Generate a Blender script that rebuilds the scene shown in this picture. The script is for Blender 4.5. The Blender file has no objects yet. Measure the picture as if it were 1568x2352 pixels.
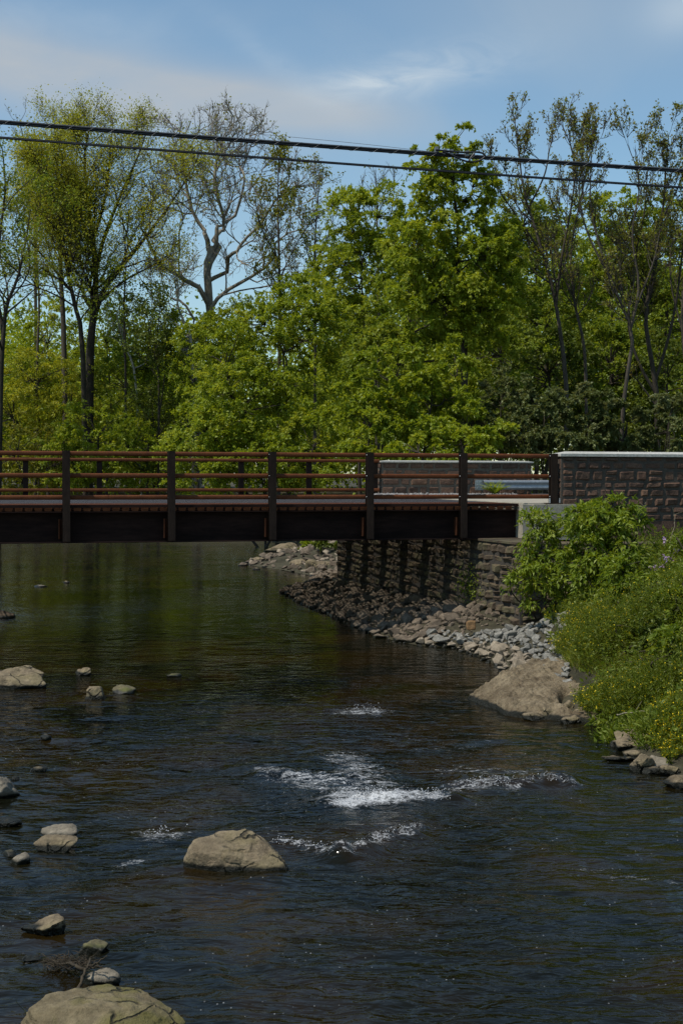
import bpy, bmesh, math
import numpy as np
from mathutils import Matrix, Vector

# ------------------------------------------------------------------ basics
scene = bpy.context.scene
col = scene.collection
RNG = np.random.default_rng(7)
EYE = 3.5
FD = 5042 / 1.59439          # focal length in 1568-wide picture units
TILT, ROLL = math.radians(1.58), math.radians(0.13)
CAM_R = (Matrix.Rotation(math.pi / 2 - TILT, 3, 'X') @ Matrix.Rotation(ROLL, 3, 'Z'))
CAM_N = np.array(CAM_R)


def ray(px, py):
    return CAM_N @ np.array([(px - 784) / FD, -(py - 1176) / FD, -1.0])


def W(px, py, Y):
    d = ray(px, py)
    return np.array([0, 0, EYE]) + d * (Y / d[1])


def WZ(px, py, z=0.0):
    d = ray(px, py)
    return np.array([0, 0, EYE]) + d * ((z - EYE) / d[2])


def M_AT(Y):                  # metres per picture unit at distance Y
    return Y / FD


# ------------------------------------------------------------------ noise (numpy)
def _hash(ix, iy, iz, seed):
    h = (ix.astype(np.uint32) * np.uint32(374761393) + iy.astype(np.uint32) * np.uint32(668265263)
         + iz.astype(np.uint32) * np.uint32(2147483647) + np.uint32(seed * 974711 + 13))
    h = (h ^ (h >> np.uint32(13))) * np.uint32(1274126177)
    h = h ^ (h >> np.uint32(16))
    h = (h * np.uint32(2246822519)) ^ (h >> np.uint32(11))
    return (h & np.uint32(0xFFFF)).astype(np.float64) / 32767.5 - 1.0


def noise(p, seed=0):
    p = np.asarray(p, float)
    i = np.floor(p).astype(np.int64)
    f = p - i
    f = f * f * f * (f * (f * 6 - 15) + 10)
    out = 0
    for dx in (0, 1):
        wx = f[..., 0] if dx else 1 - f[..., 0]
        for dy in (0, 1):
            wy = f[..., 1] if dy else 1 - f[..., 1]
            for dz in (0, 1):
                wz = f[..., 2] if dz else 1 - f[..., 2]
                out = out + wx * wy * wz * _hash(i[..., 0] + dx, i[..., 1] + dy, i[..., 2] + dz, seed)
    return out


def fbm(p, oct=4, seed=0, gain=.5):
    a, s, t = 1.0, 0.0, 0.0
    p = np.asarray(p, float).copy()
    for k in range(oct):
        s = s + a * noise(p, seed + k * 17)
        t += a
        a *= gain
        p = p * 2.03 + 11.7
    return s / t


def sstep(a, b, x):
    t = np.clip((x - a) / (b - a), 0, 1)
    return t * t * (3 - 2 * t)


def unit(v):
    return v / np.maximum(np.linalg.norm(v, axis=-1, keepdims=True), 1e-9)


# ------------------------------------------------------------------ mesh helpers
def link(o, parent=None):
    col.objects.link(o)
    if parent is not None:
        o.parent = parent
    return o


def mesh_np(name, V, F, mat=None, smooth=False, fattr=None, pattr=None):
    """V (n,3); F (m,k) int array or list of such arrays."""
    me = bpy.data.meshes.new(name)
    Fs = F if isinstance(F, list) else [F]
    Fs = [np.asarray(f, np.int32) for f in Fs if len(f)]
    V = np.asarray(V, np.float32)
    me.vertices.add(len(V))
    me.vertices.foreach_set('co', V.ravel())
    tot = np.concatenate([np.full(len(f), f.shape[1], np.int32) for f in Fs])
    start = np.concatenate([[0], np.cumsum(tot)[:-1]]).astype(np.int32)
    me.loops.add(int(tot.sum()))
    me.loops.foreach_set('vertex_index', np.concatenate([f.ravel() for f in Fs]))
    me.polygons.add(len(tot))
    me.polygons.foreach_set('loop_start', start)
    me.polygons.foreach_set('loop_total', tot)
    me.polygons.foreach_set('use_smooth', np.full(len(tot), bool(smooth)))
    for nm, arr in (fattr or {}).items():
        a = me.attributes.new(nm, 'FLOAT', 'FACE')
        a.data.foreach_set('value', np.asarray(arr, np.float32))
    for nm, arr in (pattr or {}).items():
        a = me.attributes.new(nm, 'FLOAT', 'POINT')
        a.data.foreach_set('value', np.asarray(arr, np.float32))
    me.update(calc_edges=True)
    if mat:
        me.materials.append(mat)
    return me


def tag(o, label=None, cat=None, group=None, kind=None):
    if label: o['label'] = label
    if cat: o['category'] = cat
    if group: o['group'] = group
    if kind: o['kind'] = kind
    return o


def obj(name, me, parent=None, loc=None):
    o = bpy.data.objects.new(name, me)
    if loc is not None:
        o.location = loc
    return link(o, parent)


def empty(name, loc, label, cat, group=None):
    o = bpy.data.objects.new(name, None)
    o.empty_display_size = .2
    o.location = tuple(float(x) for x in loc)
    link(o)
    return tag(o, label, cat, group)


class MB:
    """collects polygons for one mesh"""
    def __init__(s):
        s.V, s.Q, s.T, s.n = [], [], [], 0
        s.tq, s.tt = [], []

    def add(s, V, Q=None, T=None, tint=0.5):
        V = np.asarray(V, float)
        if Q is not None and len(Q):
            s.Q.append(np.asarray(Q) + s.n); s.tq.append(np.broadcast_to(tint, len(Q)))
        if T is not None and len(T):
            s.T.append(np.asarray(T) + s.n); s.tt.append(np.broadcast_to(tint, len(T)))
        s.V.append(V); s.n += len(V)

    BOXF = np.array([[0, 3, 2, 1], [4, 5, 6, 7], [0, 1, 5, 4], [1, 2, 6, 5], [2, 3, 7, 6], [3, 0, 4, 7]])

    def box(s, o, ex, ey, ez, tint=.5):
        """box from corner o with edge vectors"""
        o, ex, ey, ez = (np.asarray(a, float) for a in (o, ex, ey, ez))
        s.add([o, o + ex, o + ex + ey, o + ey, o + ez, o + ex + ez, o + ex + ey + ez, o + ey + ez], s.BOXF, tint=tint)

    def tubes(s, P, R, k=6, tint=.5):
        """P (n,m,3) polylines, R (n,m) radii"""
        P = np.asarray(P, float); R = np.asarray(R, float)
        n, m, _ = P.shape
        T = np.empty_like(P)
        T[:, 1:-1] = P[:, 2:] - P[:, :-2]
        T[:, 0] = P[:, 1] - P[:, 0]; T[:, -1] = P[:, -1] - P[:, -2]
        T = unit(T)
        ref = np.where(np.abs(T[:, :1, 2:3]) < .8, np.array([0, 0, 1.0]), np.array([1.0, 0, 0]))
        ref = np.broadcast_to(ref, P.shape)
        A = unit(np.cross(T, ref)); B = np.cross(T, A)
        an = np.arange(k) * 2 * math.pi / k
        ring = (P[:, :, None] + R[:, :, None, None] * (np.cos(an)[None, None, :, None] * A[:, :, None] + np.sin(an)[None, None, :, None] * B[:, :, None]))
        V = ring.reshape(-1, 3)
        idx = np.arange(n * m * k).reshape(n, m, k)
        a = idx[:, :-1, :]; b = idx[:, 1:, :]
        Q = np.stack([a, np.roll(a, -1, 2), np.roll(b, -1, 2), b], -1).reshape(-1, 4)
        s.add(V, Q, tint=tint)

    def build(s, name, mat, parent=None, smooth=False, origin=None):
        V = np.concatenate(s.V)
        if origin is not None:
            V = V - np.asarray(origin)
        F, t = [], []
        if s.Q: F.append(np.concatenate(s.Q)); t.append(np.concatenate(s.tq))
        if s.T: F.append(np.concatenate(s.T)); t.append(np.concatenate(s.tt))
        me = mesh_np(name, V, F, mat, smooth, {'tint': np.concatenate(t)})
        return obj(name, me, parent)


# ------------------------------------------------------------------ materials
def new_mat(name):
    m = bpy.data.materials.new(name)
    m.use_nodes = True
    nt = m.node_tree
    nt.nodes.clear()
    out = nt.nodes.new('ShaderNodeOutputMaterial')
    return m, nt, out


class N:
    def __init__(s, nt): s.nt = nt
    def __call__(s, typ, ins=None, **kw):
        n = s.nt.nodes.new(typ)
        for k, v in kw.items(): setattr(n, k, v)
        for k, v in (ins or {}).items():
            if isinstance(v, bpy.types.NodeSocket): s.nt.links.new(v, n.inputs[k])
            else: n.inputs[k].default_value = v
        return n
    def ramp(s, fac, stops):
        n = s.nt.nodes.new('ShaderNodeValToRGB')
        e = n.color_ramp.elements
        while len(e) > 1: e.remove(e[-1])
        for i, (p, c) in enumerate(stops):
            x = e[0] if i == 0 else e.new(p)
            x.position = p
            x.color = (*c, 1) if hasattr(c, '__len__') else (c, c, c, 1)
        s.nt.links.new(fac, n.inputs[0])
        return n.outputs[0]
    def math(s, op, a, b=0.0, c=0.0):
        n = s.nt.nodes.new('ShaderNodeMath'); n.operation = op
        for i, v in enumerate((a, b, c)):
            if isinstance(v, bpy.types.NodeSocket): s.nt.links.new(v, n.inputs[i])
            else: n.inputs[i].default_value = v
        return n.outputs[0]
    def mix(s, fac, a, b, mode='MIX'):
        n = s.nt.nodes.new('ShaderNodeMix'); n.data_type = 'RGBA'; n.blend_type = mode
        for key, v in ((0, fac), (6, a), (7, b)):
            if isinstance(v, bpy.types.NodeSocket): s.nt.links.new(v, n.inputs[key])
            else: n.inputs[key].default_value = v if key == 0 else (*v, 1)
        return n.outputs[2]


def leaf_mat(name, c0, c1, c2=None, transl=.42, gloss=.032):
    m, nt, out = new_mat(name); n = N(nt)
    at = n('ShaderNodeAttribute', attribute_name='tint')
    stops = [(0, c0), (1, c1)] if c2 is None else [(0, c0), (.55, c1), (1, c2)]
    c = n.ramp(at.outputs['Fac'], stops)
    ct = n.mix(1.0, c, (1.45 * transl * 2, 1.25 * transl * 2, .8 * transl * 2), 'MULTIPLY')
    d = n('ShaderNodeBsdfDiffuse', {'Color': c})
    t = n('ShaderNodeBsdfTranslucent', {'Color': ct})
    g = n('ShaderNodeBsdfGlossy', {'Color': (.85, .9, .6, 1), 'Roughness': .5})
    s1 = n('ShaderNodeAddShader', {0: d.outputs[0], 1: t.outputs[0]})     # reflected and transmitted light
    s2 = n('ShaderNodeMixShader', {0: gloss, 1: s1.outputs[0], 2: g.outputs[0]})
    nt.links.new(s2.outputs[0], out.inputs[0])
    return m


def solid_mat(name, c0, c1, scale=8, rough=.8, bump=.3, bscale=None, metallic=0.0, detail=6, tint=None, space='Object', wet=None, moss=None, spec=.3, stretch=None, dist=.02, crack=None):
    """two-tone noise material with bump; tint: per-face attribute multiplies; wet: height of the wet stain"""
    m, nt, out = new_mat(name); n = N(nt)
    tc = n('ShaderNodeTexCoord')
    co = tc.outputs['Object']
    if stretch:
        co = n('ShaderNodeMapping', {0: co, 3: stretch}).outputs[0]
    nz = n('ShaderNodeTexNoise', {'Vector': co, 'Scale': scale, 'Detail': detail, 'Roughness': .65})
    f = n.ramp(nz.outputs['Fac'], [(.32, 0.0), (.68, 1.0)])
    c = n.mix(f, c0, c1)
    nz2 = n('ShaderNodeTexNoise', {'Vector': co, 'Scale': scale * 7, 'Detail': 4, 'Roughness': .7})
    sp = n.ramp(nz2.outputs['Fac'], [(.3, .62), (.7, 1.18)])
    c = n.mix(1.0, c, sp, 'MULTIPLY')
    if tint:
        at = n('ShaderNodeAttribute', attribute_name='tint')
        tv = n.ramp(at.outputs['Fac'], tint)
        c = n.mix(1.0, c, tv, 'MULTIPLY')
    geo = n('ShaderNodeNewGeometry')
    if moss:
        sx = n('ShaderNodeSeparateXYZ', {0: geo.outputs['Position']})
        mz = n('ShaderNodeTexNoise', {'Vector': co, 'Scale': 3.0, 'Detail': 5})
        mf = n.math('MULTIPLY', n.ramp(mz.outputs['Fac'], [(.45, 0.0), (.6, 1.0)]), moss[1])
        c = n.mix(mf, c, moss[0])
    ck = None
    if crack:
        wv = n('ShaderNodeTexNoise', {'Vector': co, 'Scale': crack * 1.7, 'Detail': 4})
        wc = n('ShaderNodeMix', {0: .35 / crack, 4: co, 5: wv.outputs['Color']}, data_type='VECTOR', blend_type='ADD') if False else n('ShaderNodeVectorMath', {0: co, 1: n('ShaderNodeVectorMath', {0: wv.outputs['Color'], 1: (.55 / crack,) * 3}, operation='MULTIPLY').outputs[0]}, operation='ADD')
        vv = n('ShaderNodeTexVoronoi', {'Vector': wc.outputs[0], 'Scale': crack}, feature='DISTANCE_TO_EDGE')
        vz = n('ShaderNodeTexNoise', {'Vector': co, 'Scale': crack * .9, 'Detail': 2})
        ck = n.math('MULTIPLY', n('ShaderNodeMapRange', {0: vv.outputs['Distance'], 1: .035, 2: .006, 3: 0.0, 4: 1.0}).outputs[0], n.ramp(vz.outputs['Fac'], [(.46, 0.0), (.56, 1.0)]))
        c = n.mix(n.math('MULTIPLY', ck, .85), c, (.02, .017, .012))
    rsock = rough
    if wet is not None:
        sx = n('ShaderNodeSeparateXYZ', {0: geo.outputs['Position']})
        wn = n('ShaderNodeTexNoise', {'Vector': geo.outputs['Position'], 'Scale': 6.0, 'Detail': 3})
        zz = n.math('MULTIPLY_ADD', wn.outputs['Fac'], -.07, sx.outputs[2])
        wf = n('ShaderNodeMapRange', {0: zz, 1: wet - .02, 2: wet - .045, 3: 0.0, 4: 1.0}).outputs[0]
        c = n.mix(wf, c, (.012, .012, .006))
        rsock = n.math('MULTIPLY_ADD', wf, -.5, rough)
    b = n('ShaderNodeBump', {'Strength': bump, 'Distance': dist})
    nz3 = n('ShaderNodeTexNoise', {'Vector': co, 'Scale': bscale or scale * 3, 'Detail': 8, 'Roughness': .7})
    nt.links.new(n.math('MULTIPLY_ADD', ck, -1.2, nz3.outputs['Fac']) if ck else nz3.outputs['Fac'], b.inputs['Height'])
    p = n('ShaderNodeBsdfPrincipled', {'Base Color': c, 'Roughness': rsock, 'Metallic': metallic, 'Specular IOR Level': spec, 'Normal': b.outputs[0]})
    nt.links.new(p.outputs[0], out.inputs[0])
    return m


MAT = {}
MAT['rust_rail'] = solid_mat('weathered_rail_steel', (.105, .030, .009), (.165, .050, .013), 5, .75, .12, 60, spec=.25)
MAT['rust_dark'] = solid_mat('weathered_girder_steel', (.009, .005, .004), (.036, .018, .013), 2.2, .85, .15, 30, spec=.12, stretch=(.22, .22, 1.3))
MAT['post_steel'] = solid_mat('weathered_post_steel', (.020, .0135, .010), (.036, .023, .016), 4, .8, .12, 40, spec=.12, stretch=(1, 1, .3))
MAT['bracket'] = solid_mat('dark_rust_bracket', (.035, .014, .008), (.075, .028, .012), 9, .9, .2, 50, spec=.1)
MAT['trough'] = solid_mat('orange_rusted_deck_pan', (.15, .045, .015), (.24, .08, .028), 9, .85, .25, 50)
MAT['grating'] = solid_mat('grey_steel_grating', (.055, .05, .05), (.11, .10, .10), 6, .7, .1, 40, spec=.25)
MAT['galv'] = solid_mat('galvanised_steel', (.33, .34, .34), (.46, .47, .47), 5, .42, .06, 30, metallic=.55, spec=.5)
MAT['concrete'] = solid_mat('pale_concrete', (.31, .275, .205), (.43, .39, .31), 3, .9, .18, 40)
MAT['coping'] = solid_mat('white_coping_stone', (.42, .405, .355), (.54, .525, .47), 3, .85, .12, 40)
STONE_T = [(0, (.70, .66, .66)), (.35, (.95, .88, .84)), (.7, (1.08, .98, .92)), (1, (1.35, 1.2, 1.05))]
MAT['stone'] = solid_mat('brown_sandstone', (.090, .056, .040), (.150, .099, .070), 5, .92, .6, 22, tint=STONE_T, dist=.03)
MAT['stone_old'] = solid_mat('old_mossy_stone', (.070, .056, .038), (.150, .118, .080), 3, .92, .8, 18, tint=STONE_T, moss=((.10, .105, .05), .5), dist=.03)
MAT['mortar'] = solid_mat('grey_mortar', (.065, .053, .042), (.105, .088, .070), 10, .95, .4, 40)
MAT['mortar_pale'] = solid_mat('pale_mortar', (.105, .085, .065), (.155, .13, .10), 10, .95, .4, 40)
MAT['mortar_dark'] = solid_mat('dark_joint', (.04, .035, .03), (.08, .07, .055), 10, .95, .4, 40)
MAT['rock_tan'] = solid_mat('tan_river_rock', (.150, .115, .070), (.355, .280, .172), 2.2, .9, 1.0, 14, wet=.06, moss=((.12, .105, .035), .40), dist=.04, crack=2.6)
MAT['rock_fore'] = solid_mat('moss_stained_foreground_rock', (.135, .105, .055), (.300, .245, .145), 2.2, .92, .9, 18, wet=.06, moss=((.115, .105, .022), .75), dist=.035, crack=3.2)
MAT['rock_moss'] = solid_mat('mossy_river_rock', (.11, .095, .05), (.18, .155, .08), 4, .9, .55, 16, wet=.05, moss=((.09, .095, .025), .85), dist=.03)
MAT['rock_grey'] = solid_mat('grey_river_rock', (.165, .140, .100), (.295, .255, .188), 3, .9, .8, 14, wet=.04, dist=.03)
MAT['rock_slab'] = solid_mat('pale_pitted_bank_rock', (.120, .088, .050), (.310, .245, .152), 3.4, .95, 1.0, 12, wet=.07, dist=.07)
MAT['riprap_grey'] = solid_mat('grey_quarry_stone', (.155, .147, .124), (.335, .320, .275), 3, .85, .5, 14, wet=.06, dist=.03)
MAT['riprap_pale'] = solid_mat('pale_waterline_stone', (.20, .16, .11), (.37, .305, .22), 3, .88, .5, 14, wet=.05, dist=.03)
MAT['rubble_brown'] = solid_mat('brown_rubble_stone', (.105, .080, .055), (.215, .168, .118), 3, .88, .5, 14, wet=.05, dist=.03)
MAT['block'] = solid_mat('tan_block_stone', (.22, .13, .055), (.30, .18, .085), 5, .9, .4, 20)
MAT['bark'] = solid_mat('grey_brown_bark', (.055, .045, .034), (.115, .095, .072), 3, .95, .8, 10, stretch=(1, 1, .25), dist=.05)
MAT['bark_pale'] = solid_mat('pale_sycamore_bark', (.13, .11, .085), (.36, .32, .25), 2.0, .9, .4, 8, dist=.04, stretch=(1, 1, .5))
MAT['bark_white'] = solid_mat('white_sycamore_bark', (.30, .26, .20), (.56, .52, .44), 1.0, .9, .3, 8, dist=.03)
MAT['bark_dark'] = solid_mat('dark_bark', (.030, .025, .018), (.065, .052, .036), 3, .95, .8, 10, stretch=(1, 1, .25), dist=.05)
MAT['stem'] = solid_mat('green_stem', (.07, .085, .03), (.12, .13, .05), 8, .8, .2)
MAT['straw'] = solid_mat('pale_dead_stalk', (.20, .17, .11), (.32, .28, .19), 9, .9, .3, 30)
MAT['dead'] = solid_mat('dead_wood', (.030, .024, .015), (.075, .058, .036), 9, .9, .5, 30)
MAT['cable'] = solid_mat('black_cable_sheath', (.012, .012, .013), (.022, .022, .024), 5, .45, .05, 40, spec=.4)
MAT['cable_wire'] = solid_mat('grey_lashing_wire', (.20, .20, .20), (.30, .30, .30), 5, .4, .05, 40, metallic=.6)
MAT['gravel'] = solid_mat('grey_gravel', (.20, .19, .18), (.42, .41, .39), 25, .95, .8, 40)
MAT['asphalt'] = solid_mat('worn_asphalt', (.05, .05, .05), (.085, .083, .08), 6, .9, .4, 80)
MAT['ground'] = solid_mat('bank_soil', (.035, .032, .016), (.085, .075, .045), 1.3, .95, .8, 6, dist=.1)

LEAF = {
    'yellow': leaf_mat('yellow_green_leaf', (.108, .122, .007), (.168, .180, .011), (.212, .208, .024), .50),
    'bright': leaf_mat('bright_green_leaf', (.066, .096, .005), (.116, .148, .008), (.182, .200, .022), .58),
    'mid': leaf_mat('mid_green_leaf', (.050, .076, .005), (.090, .118, .008), (.140, .158, .018), .54),
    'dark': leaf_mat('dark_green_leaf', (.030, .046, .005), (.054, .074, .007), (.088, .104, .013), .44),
    'olive': leaf_mat('olive_leaf', (.066, .072, .008), (.105, .112, .011), (.145, .142, .018), .42),
    'grey': leaf_mat('grey_green_leaf', (.038, .052, .014), (.072, .088, .026), (.140, .148, .075), .35, .04),
    'brown': leaf_mat('young_bronze_leaf', (.070, .054, .014), (.096, .098, .013), (.092, .130, .012), .48),
    'shrub': leaf_mat('young_box_elder_leaf', (.048, .074, .004), (.094, .128, .007), (.160, .182, .018), .50, .035),
    'weed': leaf_mat('weed_leaf', (.042, .064, .005), (.078, .106, .008), (.124, .142, .018), .46),
    'mustard': leaf_mat('mustard_stem', (.042, .062, .005), (.074, .096, .007), (.112, .132, .012), .46),
    'grass': leaf_mat('bank_grass_blade', (.050, .070, .006), (.088, .112, .010), (.150, .150, .036), .46),
}
PETAL_Y = leaf_mat('yellow_petal', (.42, .30, .004), (.60, .46, .008), None, .3)
PETAL_P = leaf_mat('lilac_petal', (.30, .17, .42), (.52, .38, .62), None, .3)
PETAL_W = leaf_mat('white_petal', (.45, .45, .32), (.6, .6, .5), None, .3)

# ------------------------------------------------------------------ camera, sun, sky
cam_d = bpy.data.cameras.new('camera')
cam = bpy.data.objects.new('camera', cam_d)
cam.matrix_world = Matrix.Translation((0, 0, EYE)) @ CAM_R.to_4x4()
cam_d.sensor_fit = 'HORIZONTAL'; cam_d.sensor_width = 24.0; cam_d.lens = 24.0 * 5042 / 2500
cam_d.clip_start = .05; cam_d.clip_end = 3000
link(cam); scene.camera = cam

SUN = np.array([-.466, -.24, .848]); SUN /= np.linalg.norm(SUN)
sun_d = bpy.data.lights.new('sun', 'SUN')
sun_d.energy = 3.4; sun_d.angle = math.radians(.53); sun_d.color = (1.0, .94, .85)
sun_o = bpy.data.objects.new('sun', sun_d)
sun_o.rotation_euler = Vector(SUN).to_track_quat('Z', 'Y').to_euler()
link(sun_o)

world = bpy.data.worlds.new('World'); scene.world = world
world.use_nodes = True
nt = world.node_tree; nt.nodes.clear(); n = N(nt)
out = nt.nodes.new('ShaderNodeOutputWorld')
sky = n('ShaderNodeTexSky', sky_type='NISHITA', sun_disc=False)
sky.sun_elevation = math.asin(SUN[2]); sky.sun_rotation = math.atan2(SUN[0], SUN[1])
sky.altitude = 50; sky.air_density = 1.0; sky.dust_density = .25; sky.ozone_density = 2.0
tc = n('ShaderNodeTexCoord')
sx = n('ShaderNodeSeparateXYZ', {0: tc.outputs['Generated']})
zz = n.math('MAXIMUM', n.math('ADD', sx.outputs[2], .10), .02)
u = n.math('DIVIDE', sx.outputs[0], zz); v = n.math('DIVIDE', sx.outputs[1], zz)
pl = n('ShaderNodeCombineXYZ', {0: u, 1: v, 2: 0.0}).outputs[0]


def cloud(rot, scl, scale, lo, hi, off, dist=.6, rough=.55):
    mp = n('ShaderNodeMapping', {0: pl, 1: off, 2: (0, 0, rot), 3: scl}, vector_type='POINT')
    nz = n('ShaderNodeTexNoise', {'Vector': mp.outputs[0], 'Scale': scale, 'Detail': 7, 'Roughness': rough, 'Distortion': dist})
    return n.ramp(nz.outputs['Fac'], [(lo, 0.0), (hi, 1.0)])


def blob(cx, cy, rx, ry, rot, soft=1.0):
    """a soft patch of the cloud layer around plane position (cx, cy)"""
    a = n.math('SUBTRACT', u, cx); b = n.math('SUBTRACT', v, cy)
    c, s = math.cos(rot), math.sin(rot)
    p = n.math('DIVIDE', n.math('ADD', n.math('MULTIPLY', a, c), n.math('MULTIPLY', b, s)), rx)
    q = n.math('DIVIDE', n.math('SUBTRACT', n.math('MULTIPLY', b, c), n.math('MULTIPLY', a, s)), ry)
    r2 = n.math('ADD', n.math('MULTIPLY', p, p), n.math('MULTIPLY', q, q))
    return n.math('POWER', 2.718, n.math('MULTIPLY', r2, -soft))


def plane(px, py):
    d = ray(px, py); d = d / np.linalg.norm(d)
    z = max(d[2] + .10, .02)
    return d[0] / z, d[1] / z


# thin veil, a broad pale bank low on the left, one bright wisp; soft patches around given directions
def dblob(px, py, rx, ry, rot, soft=1.0):
    """soft elliptical patch of sky around a direction; radii in picture units, turned by rot"""
    d = ray(px, py); d = d / np.linalg.norm(d)
    ex = CAM_N @ np.array([math.cos(rot), -math.sin(rot), 0.0]); ey = CAM_N @ np.array([math.sin(rot), math.cos(rot), 0.0])
    dt = lambda w: n('ShaderNodeVectorMath', {0: tc.outputs['Generated'], 1: tuple(w)}, operation='DOT_PRODUCT').outputs['Value']
    f = dt(d)
    p = n.math('MULTIPLY', n.math('DIVIDE', n.math('SUBTRACT', n.math('DIVIDE', dt(ex), f), float(ex @ d)), 1.0), FD / rx)
    q = n.math('MULTIPLY', n.math('SUBTRACT', n.math('DIVIDE', dt(ey), f), float(ey @ d)), FD / ry)
    r2 = n.math('ADD', n.math('MULTIPLY', p, p), n.math('MULTIPLY', q, q))
    return n.math('MULTIPLY', n.math('POWER', 2.718, n.math('MULTIPLY', r2, -soft)), n.math('GREATER_THAN', f, 0.2))


def dnoise(scl, rot, scale, lo, hi, detail=6, dist=.8, rough=.6):
    mp = n('ShaderNodeMapping', {0: tc.outputs['Generated'], 2: (0, rot, 0), 3: scl})
    nz = n('ShaderNodeTexNoise', {'Vector': mp.outputs[0], 'Scale': scale, 'Detail': detail, 'Roughness': rough, 'Distortion': dist})
    return n.ramp(nz.outputs['Fac'], [(lo, 0.0), (hi, 1.0)])


veil = n.math('MULTIPLY', cloud(.5, (1.6, .55, 1), .9, .42, .85, (3.1, 1.7, 0), 1.2), .30)
bank = n.math('ADD', dblob(60, 150, 330, 75, .22), n.math('ADD', dblob(420, 215, 420, 62, .10), n.math('MULTIPLY', dblob(700, 250, 260, 45, .08), .6)))
bank = n.math('MULTIPLY', n.math('MINIMUM', bank, 1.0), n.math('ADD', n.math('MULTIPLY', dnoise((1, 1, 2.6), .25, 5.0, .25, .7), .55), .45))
streak = dnoise((1.0, 1, 3.2), -.16, 22.0, .34, .70, 7, 1.2)
wisp = n.math('MULTIPLY', n.math('ADD', dblob(965, 165, 200, 46, -.16), n.math('MULTIPLY', dblob(830, 195, 110, 24, -.06), .8)), n.math('ADD', n.math('MULTIPLY', streak, .60), .28))
wisp = n.math('ADD', wisp, n.math('MULTIPLY', n.math('MULTIPLY', dblob(640, 150, 190, 26, .62), dnoise((1, 1, 2), .5, 14, .3, .7)), .34))
wisp = n.math('ADD', wisp, n.math('MULTIPLY', dblob(150, 40, 330, 50, .05), n.math('MULTIPLY', dnoise((1, 1, 2), .2, 9, .35, .75), .30)))
cor = n.math('MULTIPLY', dblob(1570, 20, 80, 50, 0), .5)
skyc = n.mix(1.0, sky.outputs[0], (.94, 1.05, 1.0), 'MULTIPLY')
cc = n.mix(n.math('MINIMUM', n.math('ADD', veil, n.math('MULTIPLY', dblob(1300, 40, 420, 120, .1), .3)), 1.0), skyc, (3.5, 4.1, 4.6))
cc = n.mix(n.math('MINIMUM', n.math('MULTIPLY', bank, .82), .85), cc, (3.75, 3.98, 4.2))
cc = n.mix(n.math('MINIMUM', n.math('ADD', n.math('MULTIPLY', wisp, .8), cor), .9), cc, (4.3, 5.0, 5.6))
bg = n('ShaderNodeBackground', {'Color': cc, 'Strength': .112})
nt.links.new(bg.outputs[0], out.inputs[0])

scene.view_settings.view_transform = 'Standard'
scene.view_settings.look = 'None'
scene.view_settings.exposure = 0.2
scene.view_settings.gamma = 1.0
scene.cycles.max_bounces = 7
scene.cycles.diffuse_bounces = 3
scene.cycles.transmission_bounces = 3
scene.cycles.glossy_bounces = 3
scene.cycles.use_denoising = True
scene.cycles.denoising_prefilter = 'NONE'
scene.cycles.sample_clamp_indirect = 6

# ------------------------------------------------------------------ ground and water
EDGE = np.array([[-40, 9.0], [0, 6.0], [10, 4.7], [15.6, 3.95], [16.9, 3.55], [19.0, 3.55], [21.3, 2.7]]
                + [list(WZ(*q)[1::-1]) for q in [(1165, 1545), (1108, 1515), (1038, 1489), (948, 1483), (880, 1470)]]
                + [[32.5, .05], [36, -.9], [40.8, -1.86], [44, -.95], [47, -.95], [50, -2.2], [52.5, -3.6], [58, -3.2], [64, -1.9], [72, -4], [76, -9], [79, -20], [82, -60], [84, -400]])


def edge_x(Y):
    return np.interp(Y, EDGE[:, 0], EDGE[:, 1])


_ep = []
for i in range(len(EDGE) - 1):
    for t in np.linspace(0, 1, 8, endpoint=False):
        _ep.append(EDGE[i] * (1 - t) + EDGE[i + 1] * t)
_ep = np.array(_ep)[:, ::-1]


def ground_z(X, Y):
    X = np.asarray(X, float); Y = np.asarray(Y, float)
    ins = X - edge_x(Y)                          # right of the waterline
    P = np.stack([X, Y], -1).reshape(-1, 2)
    d = np.full(len(P), 1e9)
    for a, b in zip(_ep[:-1], _ep[1:]):
        ab = b - a
        t = np.clip(((P - a) @ ab) / (ab @ ab + 1e-9), 0, 1)
        d = np.minimum(d, np.linalg.norm(P - a - t[:, None] * ab, axis=1))
    d = d.reshape(X.shape) * np.where((ins > 0) | (Y > 84), 1, -1)
    bank = np.interp(d, [-4, -1.5, 0, .8, 2, 3.2, 4.6, 7], [-.9, -.55, -.03, .42, 1.15, 1.95, 2.5, 2.75])
    toe = np.interp(d, [-4, -1.5, 0, 1.0, 2.0, 2.4, 3.6, 6], [-.9, -.55, -.04, .22, .44, .6, 1.5, 2.0])
    far = np.interp(d, [-4, -1.5, 0, 1.2, 4, 12, 60], [-.9, -.55, -.03, .30, .9, 1.5, 2.3])
    w1 = sstep(25.5, 28.0, Y); w2 = sstep(39.5, 42, Y)
    g = bank * (1 - w1) + toe * w1
    g = g * (1 - w2) + far * w2
    # left bank, well outside the picture
    lb = np.interp(-X - (17 + .12 * Y), [-3, 0, 3, 9], [-3, -.05, 1.3, 2.4])
    g = np.where(Y < 80, np.maximum(g, lb), g)
    return g + .05 * fbm(np.stack([X * 1.3, Y * 1.3, X * 0], -1), 4, 3) * (np.abs(d) > .3)


def axis(vals):
    return np.unique(np.concatenate(vals))


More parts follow.
